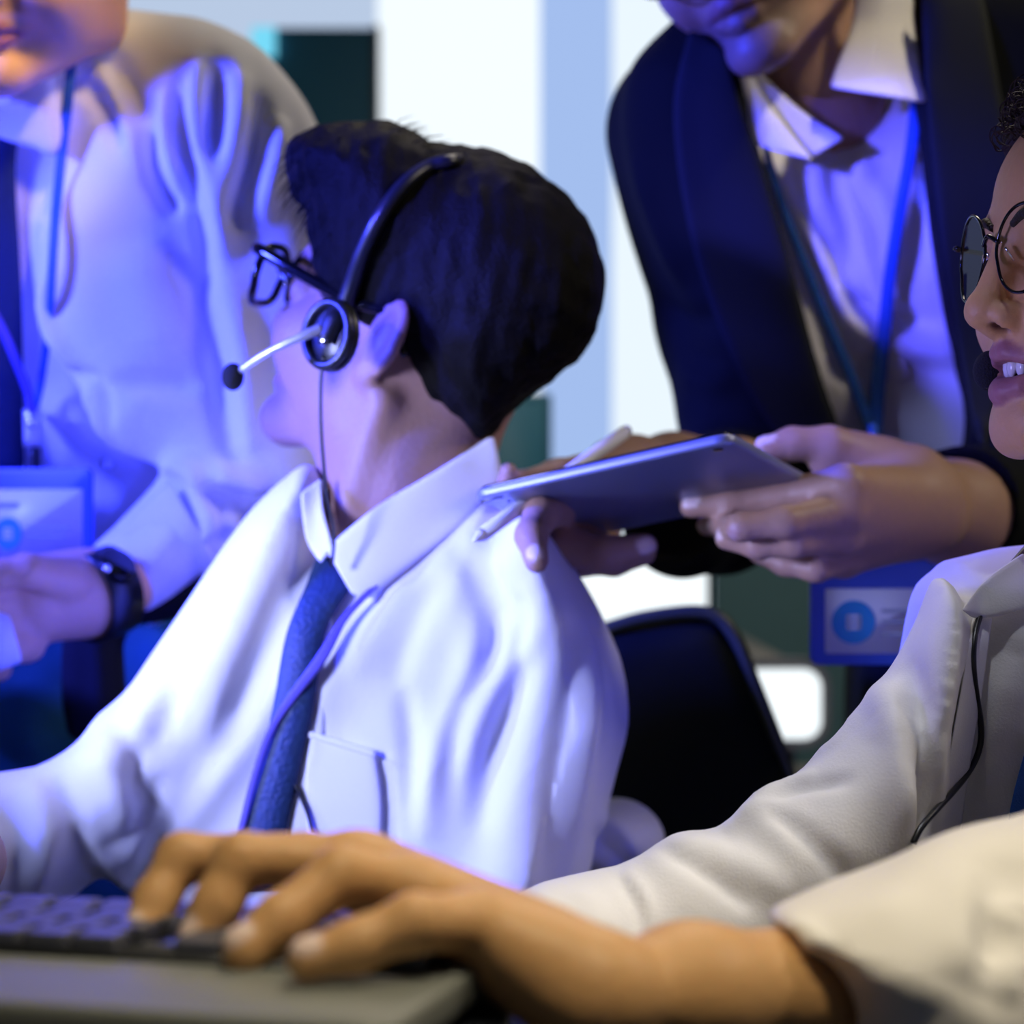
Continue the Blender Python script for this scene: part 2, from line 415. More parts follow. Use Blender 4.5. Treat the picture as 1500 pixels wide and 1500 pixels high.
        # gradient normals for folds, and colour
        if s.folds:
            N = np.zeros_like(V); fn = np.cross(V[Q[:, 1]]-V[Q[:, 0]], V[Q[:, 2]]-V[Q[:, 0]])
            for j in range(4): np.add.at(N, Q[:, j], fn)
            N /= np.linalg.norm(N, axis=1)[:, None]+1e-12
            disp = np.zeros(len(V), np.float32)
            for (q3, h, w) in s.folds:
                wv = w*2.2; l = q3.min(0)-wv; u = q3.max(0)+wv
                mk = np.nonzero(((V > l) & (V < u)).all(1))[0]
                if len(mk) == 0: continue
                pp = V[mk]; best = np.full(len(pp), 9., np.float32); bt = np.zeros(len(pp), np.float32); n = len(q3)-1
                for i in range(n):
                    pa = pp-q3[i]; ba = q3[i+1]-q3[i]; hh = np.clip(pa@ba/max(float(ba@ba), 1e-9), 0, 1)
                    dd = np.sqrt(((pa-hh[:, None]*ba)**2).sum(1)); m_ = dd < best; best[m_] = dd[m_]; bt[m_] = (i+hh[m_])/n
                fade = np.clip(np.minimum(bt, 1-bt)*4, 0, 1)**.7*.85+.15
                disp[mk] += h*np.exp(-(best/w)**2)*fade
            V = V+N*disp[:, None]
        C = np.tile(np.array(s.base, np.float32), (len(V), 1))
        for (q, col, ww) in s.paint:
            a_ = np.clip(.5-q(V)/(2*ww), 0, 1)[:, None]; C = C*(1-a_)+np.array(col, np.float32)*a_
        return V, Q, C

def wrinkle(amp, scale, stretch=(1, 1, 1), seed=0, amp2=0):
    """small irregular relief of worn cloth"""
    rng = np.random.RandomState(seed); K = [(rng.normal(size=3)*scale*np.array(stretch), rng.rand()*6.28) for _ in range(14)]
    A = rng.normal(size=(14, 3))
    def f(V):
        o = np.zeros_like(V)
        for (k, p), a in zip(K, A): o += np.sin(V@k.astype(np.float32)+p)[:, None]*a.astype(np.float32)
        return o*amp/3.5
    return f

def patch(A, B, sdf, off=.003, th=.002, n=24, mcols=5, smooth=4, d=None, bulge=0):
    """a strip of cloth between two outlines, laid on (or lifted off) a surface; returns verts, faces"""
    a = crom(A, n); b = crom(B, n); G = np.zeros((n, mcols, 2))
    for j in range(mcols): G[:, j] = a+(b-a)*j/(mcols-1)
    D = np.zeros((n, mcols))
    for i in range(n):
        for j in range(mcols):
            if d is not None: D[i, j] = d if np.isscalar(d) else np.interp(i/(n-1), np.linspace(0, 1, len(d)), d)
            else: D[i, j] = sdf.hit(*G[i, j])[1]
    offs = np.atleast_1d(off)
    if d is None:
        E = D.copy()
        for _ in range(smooth):
            E2 = np.pad(E, 1, mode='edge'); E = (E2[:-2, 1:-1]+E2[2:, 1:-1]+E2[1:-1, :-2]+E2[1:-1, 2:]+2*E)/6; 
        E = np.minimum(E, D)*.5+E*.5; D = E
    for j in range(mcols):
        t = j/(mcols-1); D[:, j] -= (offs[0] if len(offs) == 1 else offs[0]+(offs[-1]-offs[0])*t)+bulge*math.sin(math.pi*t)
    V = [P(G[i, j, 0], G[i, j, 1], D[i, j]) for i in range(n) for j in range(mcols)]
    nv = len(V); back = []
    for v in V:
        u = v-np.array((0, 0, CZ)); back.append(v+u/np.linalg.norm(u)*th)
    Fc = []
    for i in range(n-1):
        for j in range(mcols-1):
            q = (i*mcols+j, i*mcols+j+1, (i+1)*mcols+j+1, (i+1)*mcols+j); Fc.append(q); Fc.append(tuple(nv+x for x in q[::-1]))
    rim = [(0, j) for j in range(mcols)]+[(i, mcols-1) for i in range(1, n)]+[(n-1, j) for j in range(mcols-2, -1, -1)]+[(i, 0) for i in range(n-2, 0, -1)]
    for k in range(len(rim)):
        p, q = rim[k], rim[(k+1) % len(rim)]; p = p[0]*mcols+p[1]; q = q[0]*mcols+q[1]; Fc.append((q, p, nv+p, nv+q))
    return V+back, Fc
def strip(line, w, sdf, **k):
    """a ribbon w pixels wide along a line of points"""
    L = crom(line, max(8, len(line)*4)); T = np.gradient(L, axis=0); T /= np.linalg.norm(T, axis=1)[:, None]+1e-9
    N = np.stack((-T[:, 1], T[:, 0]), 1); W = np.interp(np.linspace(0, 1, len(L)), np.linspace(0, 1, len(np.atleast_1d(w))), np.atleast_1d(w))[:, None]*.5
    k.setdefault('n', 30); k.setdefault('mcols', 3)
    return patch(L+N*W, L-N*W, sdf, **k)
def cloth(name, pf, m, parent, sub=1):
    o = mesh_obj(name, pf[0], pf[1], m, parent)
    if sub: s = o.modifiers.new('sub', 'SUBSURF'); s.levels = sub; s.render_levels = sub
    return o

# ------------------------------------------------------------------ heads
def head(S, lm, target, f, up, s=1.0, skin=(.55, .33, .22), lip=(.50, .17, .16), open_mouth=0, beard=None, wide=1.0, k=.012, chin_back=0):
    """adds a head to S so that local landmark lm lands on target; returns local->world"""
    R = ortho(f, up); O = np.array(target)-R@(np.array(lm)*s)
    W = lambda *p: O+R@(np.array(p, float)*s)
    def el(c, r, kk=k, cut=False, col=None, rot=None):
        R2 = R if rot is None else R@rot
        q = Ell(W(*c), np.array(r)*s, R2); (S.cut if cut else S.add)(q, kk); return q
    def co(a, b, ra, rb, kk=.006, cut=False):
        q = Cone(W(*a), W(*b), ra*s, rb*s); (S.cut if cut else S.add)(q, kk); return q
    w = wide; cx_ = chin_back
    el((-.005, 0, .055), (.098, .076, .08)); el((.046, 0, .05), (.055, .06, .052))
    el((.042, 0, -.02), (.055, .056*w, .055)); el((.035, 0, -.055), (.052, .044*w, .036), .02)
    co((.086, -.028, .030), (.086, .028, .030), .014, .014, .012)
    for y in (-1, 1):
        co((.078, y*.014, -.083), (.006, y*.050*w, -.058), .0165, .017, .018)
        co((.006, y*.050*w, -.058), (0, y*.056*w, -.01), .017, .019, .018)
        el((.066, y*.036, -.018), (.030, .024, .027), .014)
        el((.032, y*.049*w, -.022), (.046, .0165, .042), .02)
    el((.074-cx_*.75, 0, -.042), (.030, .029, .026), .012)
    for y in (-1, 1):
        el((.106, y*.031, .014), (.020, .019, .012), .012, True)
        el((.0835, y*.031, .0135), (.0148, .0155, .0138), .004)
        S.cut(Cone(W(.0985, y*.031-.010, .0128), W(.0985, y*.031+.010, .0128), .0052*s, .0052*s), .002)
    co((.098, 0, .020), (.1085, 0, -.012), .0075, .0095, .012)
    el((.1115, 0, -.0175), (.0108, .0105, .0105), .006)
    co((.105, 0, -.0265), (.098, 0, -.029), .0055, .006, .006)
    for y in (-1, 1):
        el((.1005, y*.0130, -.0205), (.0115, .0070, .0085), .005)
        el((.1045, y*.0100, -.0275), (.0072, .0040, .0048), .0015, True)
        S.tint(Ell(W(.1045, y*.0098, -.0262), np.array((.0075, .0046, .0036))*s, R), (.10, .03, .03), .001)
    el((.089-cx_, 0, -.083+cx_*.9), (.0175, .021, .017), .014)
    g = .5*open_mouth; lx = cx_*.45
    UL = [(.0835, .026, -.050), (.0945, .0145, -.0445), (.1005, .004, -.0415), (.1005, -.004, -.0415), (.0945, -.0145, -.0445), (.0835, -.026, -.050)]
    LL = [(.083, .025, -.0515), (.0925, .013, -.0560-g), (.0970, .003, -.0585-g), (.0970, -.003, -.0585-g), (.0925, -.013, -.0560-g), (.083, -.025, -.0515)]
    dz = .0016 if open_mouth else 0
    UL = [(a-lx+(.0008 if dz else 0), b, c+dz) for a, b, c in UL]; LL = [(a-lx+(.0035 if dz else 0), b, c-dz) for a, b, c in LL]
    ru = [.003, .0055, .0062, .0062, .0055, .003]; rl = [.003, .0060, .0070, .0070, .0060, .003]
    for i in range(5):
        for (L, r) in ((UL, ru), (LL, rl)):
            q = co(L[i], L[i+1], r[i], r[i+1], .0035); S.tint(Cone(q.a, q.b, q.ra+.0018*s, q.rb+.0016*s), lip, .0012)
    if open_mouth:
        q = Ell(W(.092-lx, 0, -.0494), np.array((.024, .0200, .0045))*s, R); S.cut(q, .0015)
        S.tint(Ell(W(.079-lx, 0, -.0494), np.array((.019, .021, .0056))*s, R), (.10, .02, .02), .001)
    else:
        for i in range(5):
            a = np.array(UL[i]); b = np.array(UL[i+1]); a2 = np.array(LL[i]); b2 = np.array(LL[i+1])
            co((a+a2)/2+(.005, 0, 0), (b+b2)/2+(.005, 0, 0), .0012, .0012, .0025, True)
    for y in (-1, 1):     # ears
        rot = np.array(Matrix.Rotation(math.radians(-14), 3, 'Y')); yr = np.array(Matrix.Rotation(math.radians(y*-22), 3, 'Z'))
        el((-.012, y*.078, .006), (.0175, .0065, .031), .003, rot=yr@rot)
        el((-.004, y*.0745, -.021), (.009, .006, .011), .004)
        el((-.010, y*.0845, .008), (.0105, .006, .021), .003, True, rot=yr@rot)
    if beard is not None:
        S.tint(Ell(W(.085, 0, -.072), np.array((.034, .044, .032))*s, R), beard, .014)
    return W, R, O
def brows(W, R, s, m, parent):
    for y in (-1, 1):
        b = MB(); b.tube([W(.1015, y*.012, .032), W(.1000, y*.026, .037), W(.0905, y*.045, .032)], [.0022*s, .0032*s, .0012*s], n=8, seg=14)
        b.build('eyebrow', m, parent)
def eyes(W, R, s, parent, look=(1, 0, 0)):
    for y in (-1, 1):
        c = W(.0835, y*.031, .0135); e = MB().sphere(c, .0128*s, n=24).build('eyeball', M['eye_white'], parent)
        g = R@np.array(look, float); g /= np.linalg.norm(g)
        MB().sphere(c+g*.0098*s, .0052*s*np.ones(3), n=20).build('iris', M['iris'], e)

# ================================================================== the room
def struct(name, c, h, m, R=None):
    o = MB().box(c, h).build(name, m, smooth=False); return tag(o, kind='structure')
struct('floor', (0, 3, -.05), (3.6, 4.2, .05), M['floor'])
struct('ceiling', (0, 3, 2.95), (3.6, 4.2, .05), M['wall'])
struct('wall_left', (-3.55, 3, 1.45), (.05, 4.1, 1.45), M['wall'])
struct('wall_right', (3.55, 3, 1.45), (.05, 4.1, 1.45), M['wall'])
struct('wall_front', (0, -1.1, 1.45), (3.6, .05, 1.45), M['wall'])
YB = 5.0
def xat(px, d): return (px-CX)/F*d
# back wall: sill, header and piers round the windows
wx = [-2.6, xat(548, YB), xat(792, YB), xat(900, YB), xat(1075, YB)]
def wallbox(name, x0, x1, z0, z1, m=None, y=YB+.1, hy=.1): return struct(name, ((x0+x1)/2, y, (z0+z1)/2), ((x1-x0)/2, hy, (z1-z0)/2), m or M['wall'])
wallbox('wall_back', -3.5, 3.5, 0, .55)
wallbox('wall_back', -3.5, 3.5, 2.5, 2.9)
wallbox('wall_back', -3.5, wx[0], .55, 2.5)
wallbox('wall_back', wx[4], 3.5, .55, 2.5)
pane = [((.62, .76, 1.0), .80), ((.86, .94, 1.0), 1.12), ((.40, .56, .93), .95), ((.82, .92, 1.0), 1.05)]
for i in range(4):
    o = wallbox('window_%d' % (i+1), wx[i], wx[i+1], .55, 2.5, emis('window_daylight_%d' % i, pane[i][0], pane[i][1], .05, 9), y=YB+.12, hy=.01)
    f = MB()
    for z in (.56, 2.49): f.box(((wx[i]+wx[i+1])/2, YB+.06, z), ((wx[i+1]-wx[i])/2, .03, .012))
    f.build('window_frame', M['silver'], o)
# faint blind-slat bands are painted into the window glow; no slats are modelled

# dark teal board beside the window with its small lit cyan sign
d = 4.6
b = empty('partition_board', P(478, 300, d)*np.array((1, 1, 0)), 'dark teal board standing in front of the bright window', 'board')
xL, xR = xat(372, d), xat(549, d); zt = P(0, 58, d)[2]
MB().box(((xL+xR)/2, d, (zt+.75)/2+.02), ((xR-xL)/2, .02, (zt-.75)/2)).build('panel', M['teal'], b, bevel=.004)
MB().box((xR+.004, d, (zt+.75)/2+.02), (.006, .025, (zt-.75)/2+.004)).build('edge_trim', M['grey'], b)
for x in (xL+.03, xR-.03):
    MB().box((x, d, .38), (.012, .012, .38)).build('leg', M['grey'], b)
s = MB().box((xat(386, d-.03), d-.03, P(0, 66, d)[2]), (.024, .008, .030)).build('lit_sign', emis('cyan_sign_light', (.20, .75, 1.0), .95), None, bevel=.003)
tag(s, 'small glowing cyan sign at the top left corner of the dark teal board', 'sign')

# dark monitor on a far desk, behind the headset man's nape
d = 3.4
m_ = empty('desktop_monitor', (xat(745, d), d, .76), 'dark teal monitor seen behind the nape of the man with the headset', 'monitor')
xL, xR = xat(640, d), xat(808, d); zt = P(0, 577, d)[2]
MB().box(((xL+xR)/2, d, zt-.17), ((xR-xL)/2, .015, .17)).build('casing', M['teal'], m_, bevel=.006)
MB().box(((xL+xR)/2, d-.016, zt-.17), ((xR-xL)/2-.012, .002, .158)).build('screen', M['teal'], m_)
MB().box(((xL+xR)/2, d+.03, .81), (.02, .012, .06)).build('stand', M['grey'], m_)
MB().box(((xL+xR)/2, d+.02, .767), (.09, .07, .006)).build('foot', M['grey'], m_, bevel=.002)
# lit screens on the far desks
def screen(name, px0, px1, py0, py1, d, label, r=.012, base=None, bz=.76, rad=.01):
    x0, x1 = xat(px0, d), xat(px1, d); z1, z0 = P(0, py0, d)[2], P(0, py1, d)[2]
    e = empty(name, ((x0+x1)/2, d, bz), label, 'monitor')
    c = np.array(((x0+x1)/2, d, (z0+z1)/2)); U, W, N = np.array((1., 0, 0)), np.array((0, 0, 1.)), np.array((0, 1., 0))
    w_, h_ = (x1-x0)/2, (z1-z0)/2
    MB().plate(rrect(w_+r, h_+r, rad+r), c+N*.018, U, W, N, .03).build('casing', base or M['grey'], e, smooth=False)
    MB().plate(rrect(w_, h_, rad), c, U, W, N, .004).build('screen', emis('white_screen_light', (.90, .97, 1.0), 1.15), e, smooth=False)
    if z0-r > bz+.01:
        MB().box((c[0], d+.03, (bz+z0)/2), (.02, .01, (z0-bz)/2)).build('stand', M['grey'], e)
        MB().box((c[0], d+.03, bz+.006), (.08, .06, .006)).build('foot', M['grey'], e, bevel=.002)
    return e
screen('desktop_monitor', 800, 1036, 800, 927, 3.1, 'glowing white monitor between the white shirt shoulder and the black chair', r=.008, base=M['black'])
screen('desktop_monitor', 1086, 1203, 980, 1083, 2.7, 'small glowing white screen with rounded corners beside the chair back', r=.012, bz=.62, rad=.022)

def table(name, x0, x1, y0, y1, z, label, m, leg=.02, th=.015, legs=True):
    e = empty(name, ((x0+x1)/2, (y0+y1)/2, 0), label, 'desk')
    MB().box(((x0+x1)/2, (y0+y1)/2, z-th), ((x1-x0)/2, (y1-y0)/2, th)).build('desktop', m, e, bevel=.004)
    for x in (x0+.05, x1-.05):
        for y in (y0+.05, y1-.05): MB().box((x, y, (z-2*th)/2), (leg, leg, (z-2*th)/2)).build('leg', M['grey'], e)
    return e
table('office_desk', -.45, .36, 2.98, 3.7, .76, 'far desk carrying the dark monitor and the glowing monitor', M['grey'])
lc = empty('low_cabinet', (.33, 2.75, 0), 'low grey cabinet under the small glowing screen beside the chair', 'cabinet')
MB().box((.35, 2.79, .31), (.2, .16, .31)).build('body', M['grey'], lc, bevel=.004)
MB().box((.35, 2.622, .31), (.19, .008, .28)).build('door', M['grey'], lc, bevel=.002)
# low teal-grey partition
d = 3.9
x0, x1 = xat(1045, d), xat(1246, d)
o = empty('low_partition', ((x0+x1)/2, d, 0), 'teal-grey office partition behind the chair back and the badge', 'partition')
MB().box(((x0+x1)/2+.3, d, .56), ((x1-x0)/2+.3, .025, .56)).build('panel', M['teal_grey'], o, bevel=.004)
MB().box(((x0+x1)/2+.3, d, 1.125), ((x1-x0)/2+.3, .028, .008)).build('top_trim', M['grey'], o)

# ================================================================== near desk, keyboard
table('work_desk', -1.35, .0, .35, 1.02, .768, 'black desk in the foreground under the keyboard', M['desk'])
KZ = .7885
kb = empty('keyboard', (-.22, .80, .768), 'olive-grey keyboard with dark keys under the typing hand', 'keyboard')
ang = math.radians(-15); U = np.array((math.cos(ang), math.sin(ang), 0)); W = np.array((-math.sin(ang), math.cos(ang), 0)); Z = np.array((0, 0, 1.))
k0 = np.array((-.038, .712, KZ))    # near right corner of the deck
L_, D_ = .46, .165
kc = k0-U*L_/2+W*D_/2
MB().plate(rrect(L_/2, D_/2, .012), kc-Z*.008, U, W, Z, .014).build('deck', M['deck'], kb, bevel=.003)
MB().plate(rrect(L_/2-.012, .043, .004), kc+W*.034-Z*.0008, U, W, Z, .003).build('key_well', M['black'], kb)
for i in (-1, 1):
    for j in (-1, 1): MB().plate(rrect(.012, .006, .003), kc+U*i*(L_/2-.03)+W*j*(D_/2-.02)-Z*.0177, U, W, Z, .006).build('rubber_foot', M['foam'], kb)
kme = None
for r in range(4):
    for c in range(22):
        if c in (16,): continue
        p = kc-U*(L_/2-.024)+U*(c*.0197+(r % 3)*.003*(c < 16))+W*(.0045+r*.0195)+Z*(.0035)
        if p[0] < -.27: continue
        if kme is None:
            kme = MB().plate(rrect(.0083, .0082, .002, 3), (0, 0, 0), U, W, Z, .006).build('key', M['key'], kb, bevel=.001, smooth=False)
            kme.matrix_parent_inverse = Matrix.Identity(4); kk_ = kme
        else:
            kk_ = kme.copy(); COL.objects.link(kk_); kk_.parent = kb
        kk_.location = Vector(p)-Vector(kb.location)

# ================================================================== office chair behind the headset man
ch = empty('office_chair', (.24, 1.95, 0), 'black office chair with a grey edge trim behind the headset man', 'chair')
S = Sdf((0, 0, 0))
back = [(866, 935), (950, 908), (1035, 902), (1072, 935), (1100, 1000), (1130, 1080), (1158, 1150), (1165, 1240), (1120, 1330), (900, 1330), (860, 1200), (850, 1050)]
S.add(Slab(back, 1.92, .035, .03, az=.10), 0)
S.mesh('backrest', .006, M['mesh_black'], ch)
rimp = [P(px, py, 1.905) for px, py in [(872, 926), (950, 904), (1036, 898), (1075, 930), (1104, 1000), (1135, 1078), (1162, 1150)]]
MB().tube(rimp, .006, n=8).build('edge_trim', M['rim'], ch)
S = Sdf(); S.add(Slab([(830, 1450), (1160, 1450), (1160, 1620), (830, 1620)], 1.80, .22, .05), 0)
ch2 = MB(); ch2.plate(rrect(.24, .23, .06), (.13, 1.72, .44), np.array((1., 0, 0)), np.array((0, 1., 0)), Z, .08); ch2.build('seat', M['mesh_black'], ch, bevel=.02)
MB().box((.17, 1.96, .52), (.03, .015, .14)).build('back_bracket', M['black'], ch, bevel=.005)
MB().tube([(.13, 1.72, .40), (.13, 1.72, .10)], .028, n=16, seg=4).build('gas_post', M['chrome'], ch)
for i in range(5):
    a = i*2*math.pi/5+.3; e = np.array((.13+.28*math.cos(a), 1.72+.28*math.sin(a), .07))
    lg = MB().tube([(.13, 1.72, .11), e], [.025, .016], n=8, seg=4).build('base_leg', M['black'], ch)
    MB().sphere(e-np.array((0, 0, .04)), (.02, .02, .03)).build('castor', M['black'], lg)

# ================================================================== helpers for people
NAIL = (.80, .62, .55)
def finger(S, pts, rad, nail=None, k=.005):
    S.chain(pts, rad, k)
    if nail is not None:
        a, b = np.array(pts[-2]), np.array(pts[-1]); t = (b-a)/np.linalg.norm(b-a); n = np.array(nail, float); n -= t*np.dot(n, t); n /= np.linalg.norm(n)
        r = rad[-1]; R = np.stack((t, np.cross(n, t), n), 1); c = b-t*r*.1+n*r*.86
        S.add(Ell(c, (r*.75, r*.66, r*.24), R), .0008); S.tint(Ell(c, (r*.85, r*.74, r*.5), R), NAIL, .0006)
def PP(l): return [P(*x) for x in l]

# ================================================================== SEATED WOMAN (right, in focus)
wm = empty('person', (.45, 1.35, 0), 'person in a white blouse, black-rimmed glasses and headset typing at the right edge', 'person', None)
# blouse: far sleeve, torso, near sleeve
S = Sdf((0, 0, 0))
tor = [(1378, 838), (1420, 815), (1600, 800), (1900, 900), (1990, 1250), (1950, 1800), (1450, 1800), (1350, 1560), (1338, 1300), (1330, 1150), (1325, 1000), (1345, 880)]
S.add(Slab(tor, 1.37, .12, .10, ax=.25), 0)
far = [(1378, 845), (1345, 905), (1302, 982), (1275, 1010), (1243, 1064), (1160, 1140), (1105, 1160), (1052, 1212), (985, 1222), (900, 1272), (748, 1318), (748, 1430), (860, 1480), (1100, 1490), (1350, 1470), (1400, 1150), (1420, 930)]
S.add(Slab(far, 1.22, .055, .055, ax=.42), .02)
# creases of the far sleeve and the torso
for pts, h, w in [
    ([(1195, 1130), (1130, 1160), (1060, 1215)], .004, .010), ([(1250, 1140), (1180, 1150), (1110, 1175)], -.004, .006),
    ([(1120, 1175), (1180, 1225), (1240, 1290)], -.004, .006), ([(1000, 1225), (1080, 1262), (1160, 1310)], .004, .010), ([(960, 1235), (1040, 1280), (1100, 1330)], -.004, .006),
    ([(900, 1278), (930, 1320), (940, 1370)], -.0022, .0035), ([(912, 1272), (945, 1315), (955, 1365)], .002, .004),
    ([(840, 1300), (870, 1330), (890, 1370)], .002, .008),
    ([(1290, 1000), (1320, 1090), (1335, 1200), (1335, 1290)], .007, .012), ([(1325, 960), (1350, 1060), (1352, 1180), (1340, 1270)], -.012, .008),
    ([(1390, 870), (1375, 980), (1370, 1100), (1372, 1220)], .006, .010), ([(1440, 930), (1410, 1040), (1400, 1180)], -.006, .008),
    ([(1490, 960), (1460, 1060), (1450, 1200)], .006, .012), ([(1500, 1080), (1480, 1130), (1470, 1200)], -.004, .008),
    ([(1262, 1030), (1230, 1075), (1180, 1115)], .003, .008), ([(1300, 1100), (1240, 1190), (1220, 1280)], .003, .016)]:
    S.fold(pts, h, w)
blouse_S = S
S.mesh('blouse', .0032, M['shirt_cream'], wm, noise=wrinkle(.0009, 38, seed=4))
# sleeve of the near arm, puffed, with a gathered end towards the frame edge
S = Sdf((0, 0, 0))
near = [(1128, 1342), (1180, 1318), (1300, 1268), (1420, 1225), (1500, 1196), (1640, 1150), (1800, 1200), (1860, 1500), (1820, 1700), (1500, 1740), (1262, 1690), (1226, 1560), (1192, 1440), (1160, 1380)]
S.add(Slab(near, .93, .075, .07, ax=.55), 0)
S.chain([(.33, 1.02, .80), (.42, 1.22, .86), (.44, 1.32, .95)], [.062, .066, .07], .04)
S.cut(Cone(P(1040, 1455, .84), P(1195, 1470, .875), pr(98, .85), pr(88, .875)), .006)
for pts, h, w in [([(1165, 1345), (1215, 1430), (1245, 1500)], .0035, .006), ([(1190, 1340), (1240, 1430), (1268, 1500)], -.002, .006),
                  ([(1480, 1250), (1455, 1340), (1450, 1450)], -.007, .009), ([(1440, 1270), (1420, 1360), (1418, 1450)], .006, .012),
                  ([(1498, 1300), (1470, 1330), (1500, 1350)], .004, .006), ([(1498, 1400), (1470, 1430), (1498, 1455)], .004, .006), ([(1260, 1310), (1330, 1370), (1360, 1480)], .004, .02)]:
    S.fold(pts, h, w)
near_S = S
S.mesh('near_sleeve', .0035, M['shirt_cream'], wm, noise=wrinkle(.0012, 30, seed=8))
S = Sdf((.64, .36, .15))
Wf, Rf, Of = head(S, (.1215, 0, -.0175), P(1416, 455, 1.28), (-.965, -.25, .05), (.03, 0, 1), 1.0, open_mouth=.004, lip=(.37, .15, .16), chin_back=.0105)
neck = Of+np.array((.05, .01, -.05))
S.add(Cone(Wf(-.02, 0, -.02), P(1640, 900, 1.40), .05, .058), .03)
S.core([P(1640, 900, 1.40), P(1600, 1400, 1.42)], [.07, .10], blouse_S)
# near (left) forearm and hand on the keyboard
wr = P(872, 1452, .80)
S.core([P(1330, 1455, .93), P(1150, 1455, .878)], [pr(112, .93), pr(100, .88)], near_S, .01, .008)
S.add(Cone(P(1190, 1455, .885), P(1010, 1455, .835), pr(98, .885), pr(88, .835)), .01)
S.add(Cone(P(1010, 1455, .835), P(880, 1462, .805), pr(88, .835), pr(68, .805)), .02)
S.core([P(1330, 1455, .93), P(1560, 1500, 1.15)], [.03, .03], near_S)
S.core([P(1560, 1500, 1.15), P(1620, 1150, 1.32)], [.03, .04], blouse_S)
kn = dict(i=P(452, 1256, .885), m=P(510, 1264, .862), r=P(602, 1300, .835), p=P(690, 1352, .808))
for q, a, b in (('i', 60, 34), ('m', 62, 38), ('r', 62, 40), ('p', 60, 36)):
    S.add(Cone(P(868, 1455, .805), kn[q], pr(a, .805), pr(b, .85)), .016)
S.add(Cone(P(800, 1400, .83), P(540, 1262, .875), pr(56, .83), pr(34, .875)), .018)
fr = [pr(37, .85), pr(33, .85), pr(28, .85), pr(23, .85)]
nz = (-.6, -.5, .65)
finger(S, [kn['i'], P(266, 1256, .882), P(228, 1318, .872), P(206, 1368, .862)], [pr(37, .88), pr(35, .88), pr(31, .87), pr(27, .86)], nz)
finger(S, [kn['m'], P(352, 1260, .855), P(318, 1325, .848), P(290, 1376, .842)], [pr(42, .86), pr(39, .85), pr(35, .85), pr(29, .84)], nz)
finger(S, [kn['r'], P(500, 1282, .826), P(412, 1348, .812), P(358, 1392, .804)], [pr(44, .83), pr(42, .82), pr(38, .81), pr(34, .80)], nz)
finger(S, [kn['p'], P(606, 1352, .785), P(520, 1386, .779), P(450, 1406, .775)], [pr(46, .80), pr(42, .785), pr(38, .78), pr(32, .775)], nz)
finger(S, [P(800, 1440, .85), P(640, 1425, .90), P(560, 1425, .915), P(500, 1415, .925)], [pr(46, .85), pr(34, .9), pr(28, .9), pr(24, .9)])
S.cut(Cone(P(640, 1440, .84), P(800, 1490, .85), .010, .014), .014)
# far hand, hidden behind the near one, on the keyboard as well
fh = P(620, 1345, 1.0)
S.core([P(1250, 1250, 1.26), P(860, 1400, 1.10)], [.03, .024], blouse_S)
S.chain([P(830, 1420, 1.10), P(760, 1415, 1.05), fh], [.018, .018, .02], .02)
for j in range(4):
    a = fh+np.array((-.02, -.03+.02*j, .0)); finger(S, [a, a+np.array((-.035, 0, .005)), a+np.array((-.055, 0, -.012)), a+np.array((-.06, 0, -.025))], [.010, .009, .0085, .0075], None)
finger(S, [fh+np.array((0, -.02, -.01)), fh+np.array((-.03, -.045, -.018)), fh+np.array((-.05, -.05, -.025))], [.012, .010, .009])
body_w = S
S.mesh('body', .0022, M['skin'], wm)
brows(Wf, Rf, 1.0, M['hair_curly'], wm); eyes(Wf, Rf, 1.0, wm, (1, .25, -.12))
tb = MB()
for i in range(-3, 4):
    a = i*.0080; x = .0915-abs(i)**1.8*.0017
    tb.sphere(Wf(x, a, -.0472), (.0030, .0043, .0064), Rf, 14)
tb.build('upper_teeth', M['tooth'], wm)
# curly hair: a soft mass and many fine curls
S = Sdf((0, 0, 0))
S.add(Ell(Wf(-.022, 0, .078), (.113, .100, .090), Rf), 0); S.add(Ell(Wf(-.07, 0, -.0), (.07, .09, .09), Rf), .03)
S.cut(Ell(Wf(.10, 0, .002), (.055, .085, .092), Rf), .01)
hw = S.mesh('hair', .004, M['hair_curly'], wm, noise=wrinkle(.003, 190, seed=3))
random.seed(5); cb = MB()
for i in range(620):
    th_ = random.uniform(-.9, 1.3); ph = random.uniform(.5, 1.45)
    c = Wf(-.022+.117*math.cos(th_)*math.sin(ph), .103*math.sin(th_)*math.sin(ph), .078+.093*math.cos(ph))
    if (Rf.T@(c-Of))[2] < .075 and (Rf.T@(c-Of))[0] > .05: continue
    a = np.array([random.gauss(0, 1) for _ in range(3)]); a /= np.linalg.norm(a); b_ = np.cross(a, (0.3, .5, .8)); b_ /= np.linalg.norm(b_); r_ = random.uniform(.003, .007)
    pts = [c+r_*(math.cos(t)*a+math.sin(t)*b_)+np.cross(a, b_)*t*.0015 for t in np.linspace(0, random.uniform(4, 8), 9)]
    cb.tube(pts, .0005, n=3, seg=16)
cb.build('curls', M['hair_curly'], hw)

cloth('collar', patch([(1500, 808), (1470, 828), (1440, 852), (1408, 893)], [(1560, 880), (1500, 893), (1455, 905), (1424, 905)], blouse_S, off=(.022, .012), th=.003, n=16), M['shirt_cream'], wm)
cloth('placket', strip([(1440, 900), (1425, 1000), (1405, 1120), (1385, 1260)], [30, 34, 34], blouse_S, off=.003, th=.002), M['shirt_cream'], wm)
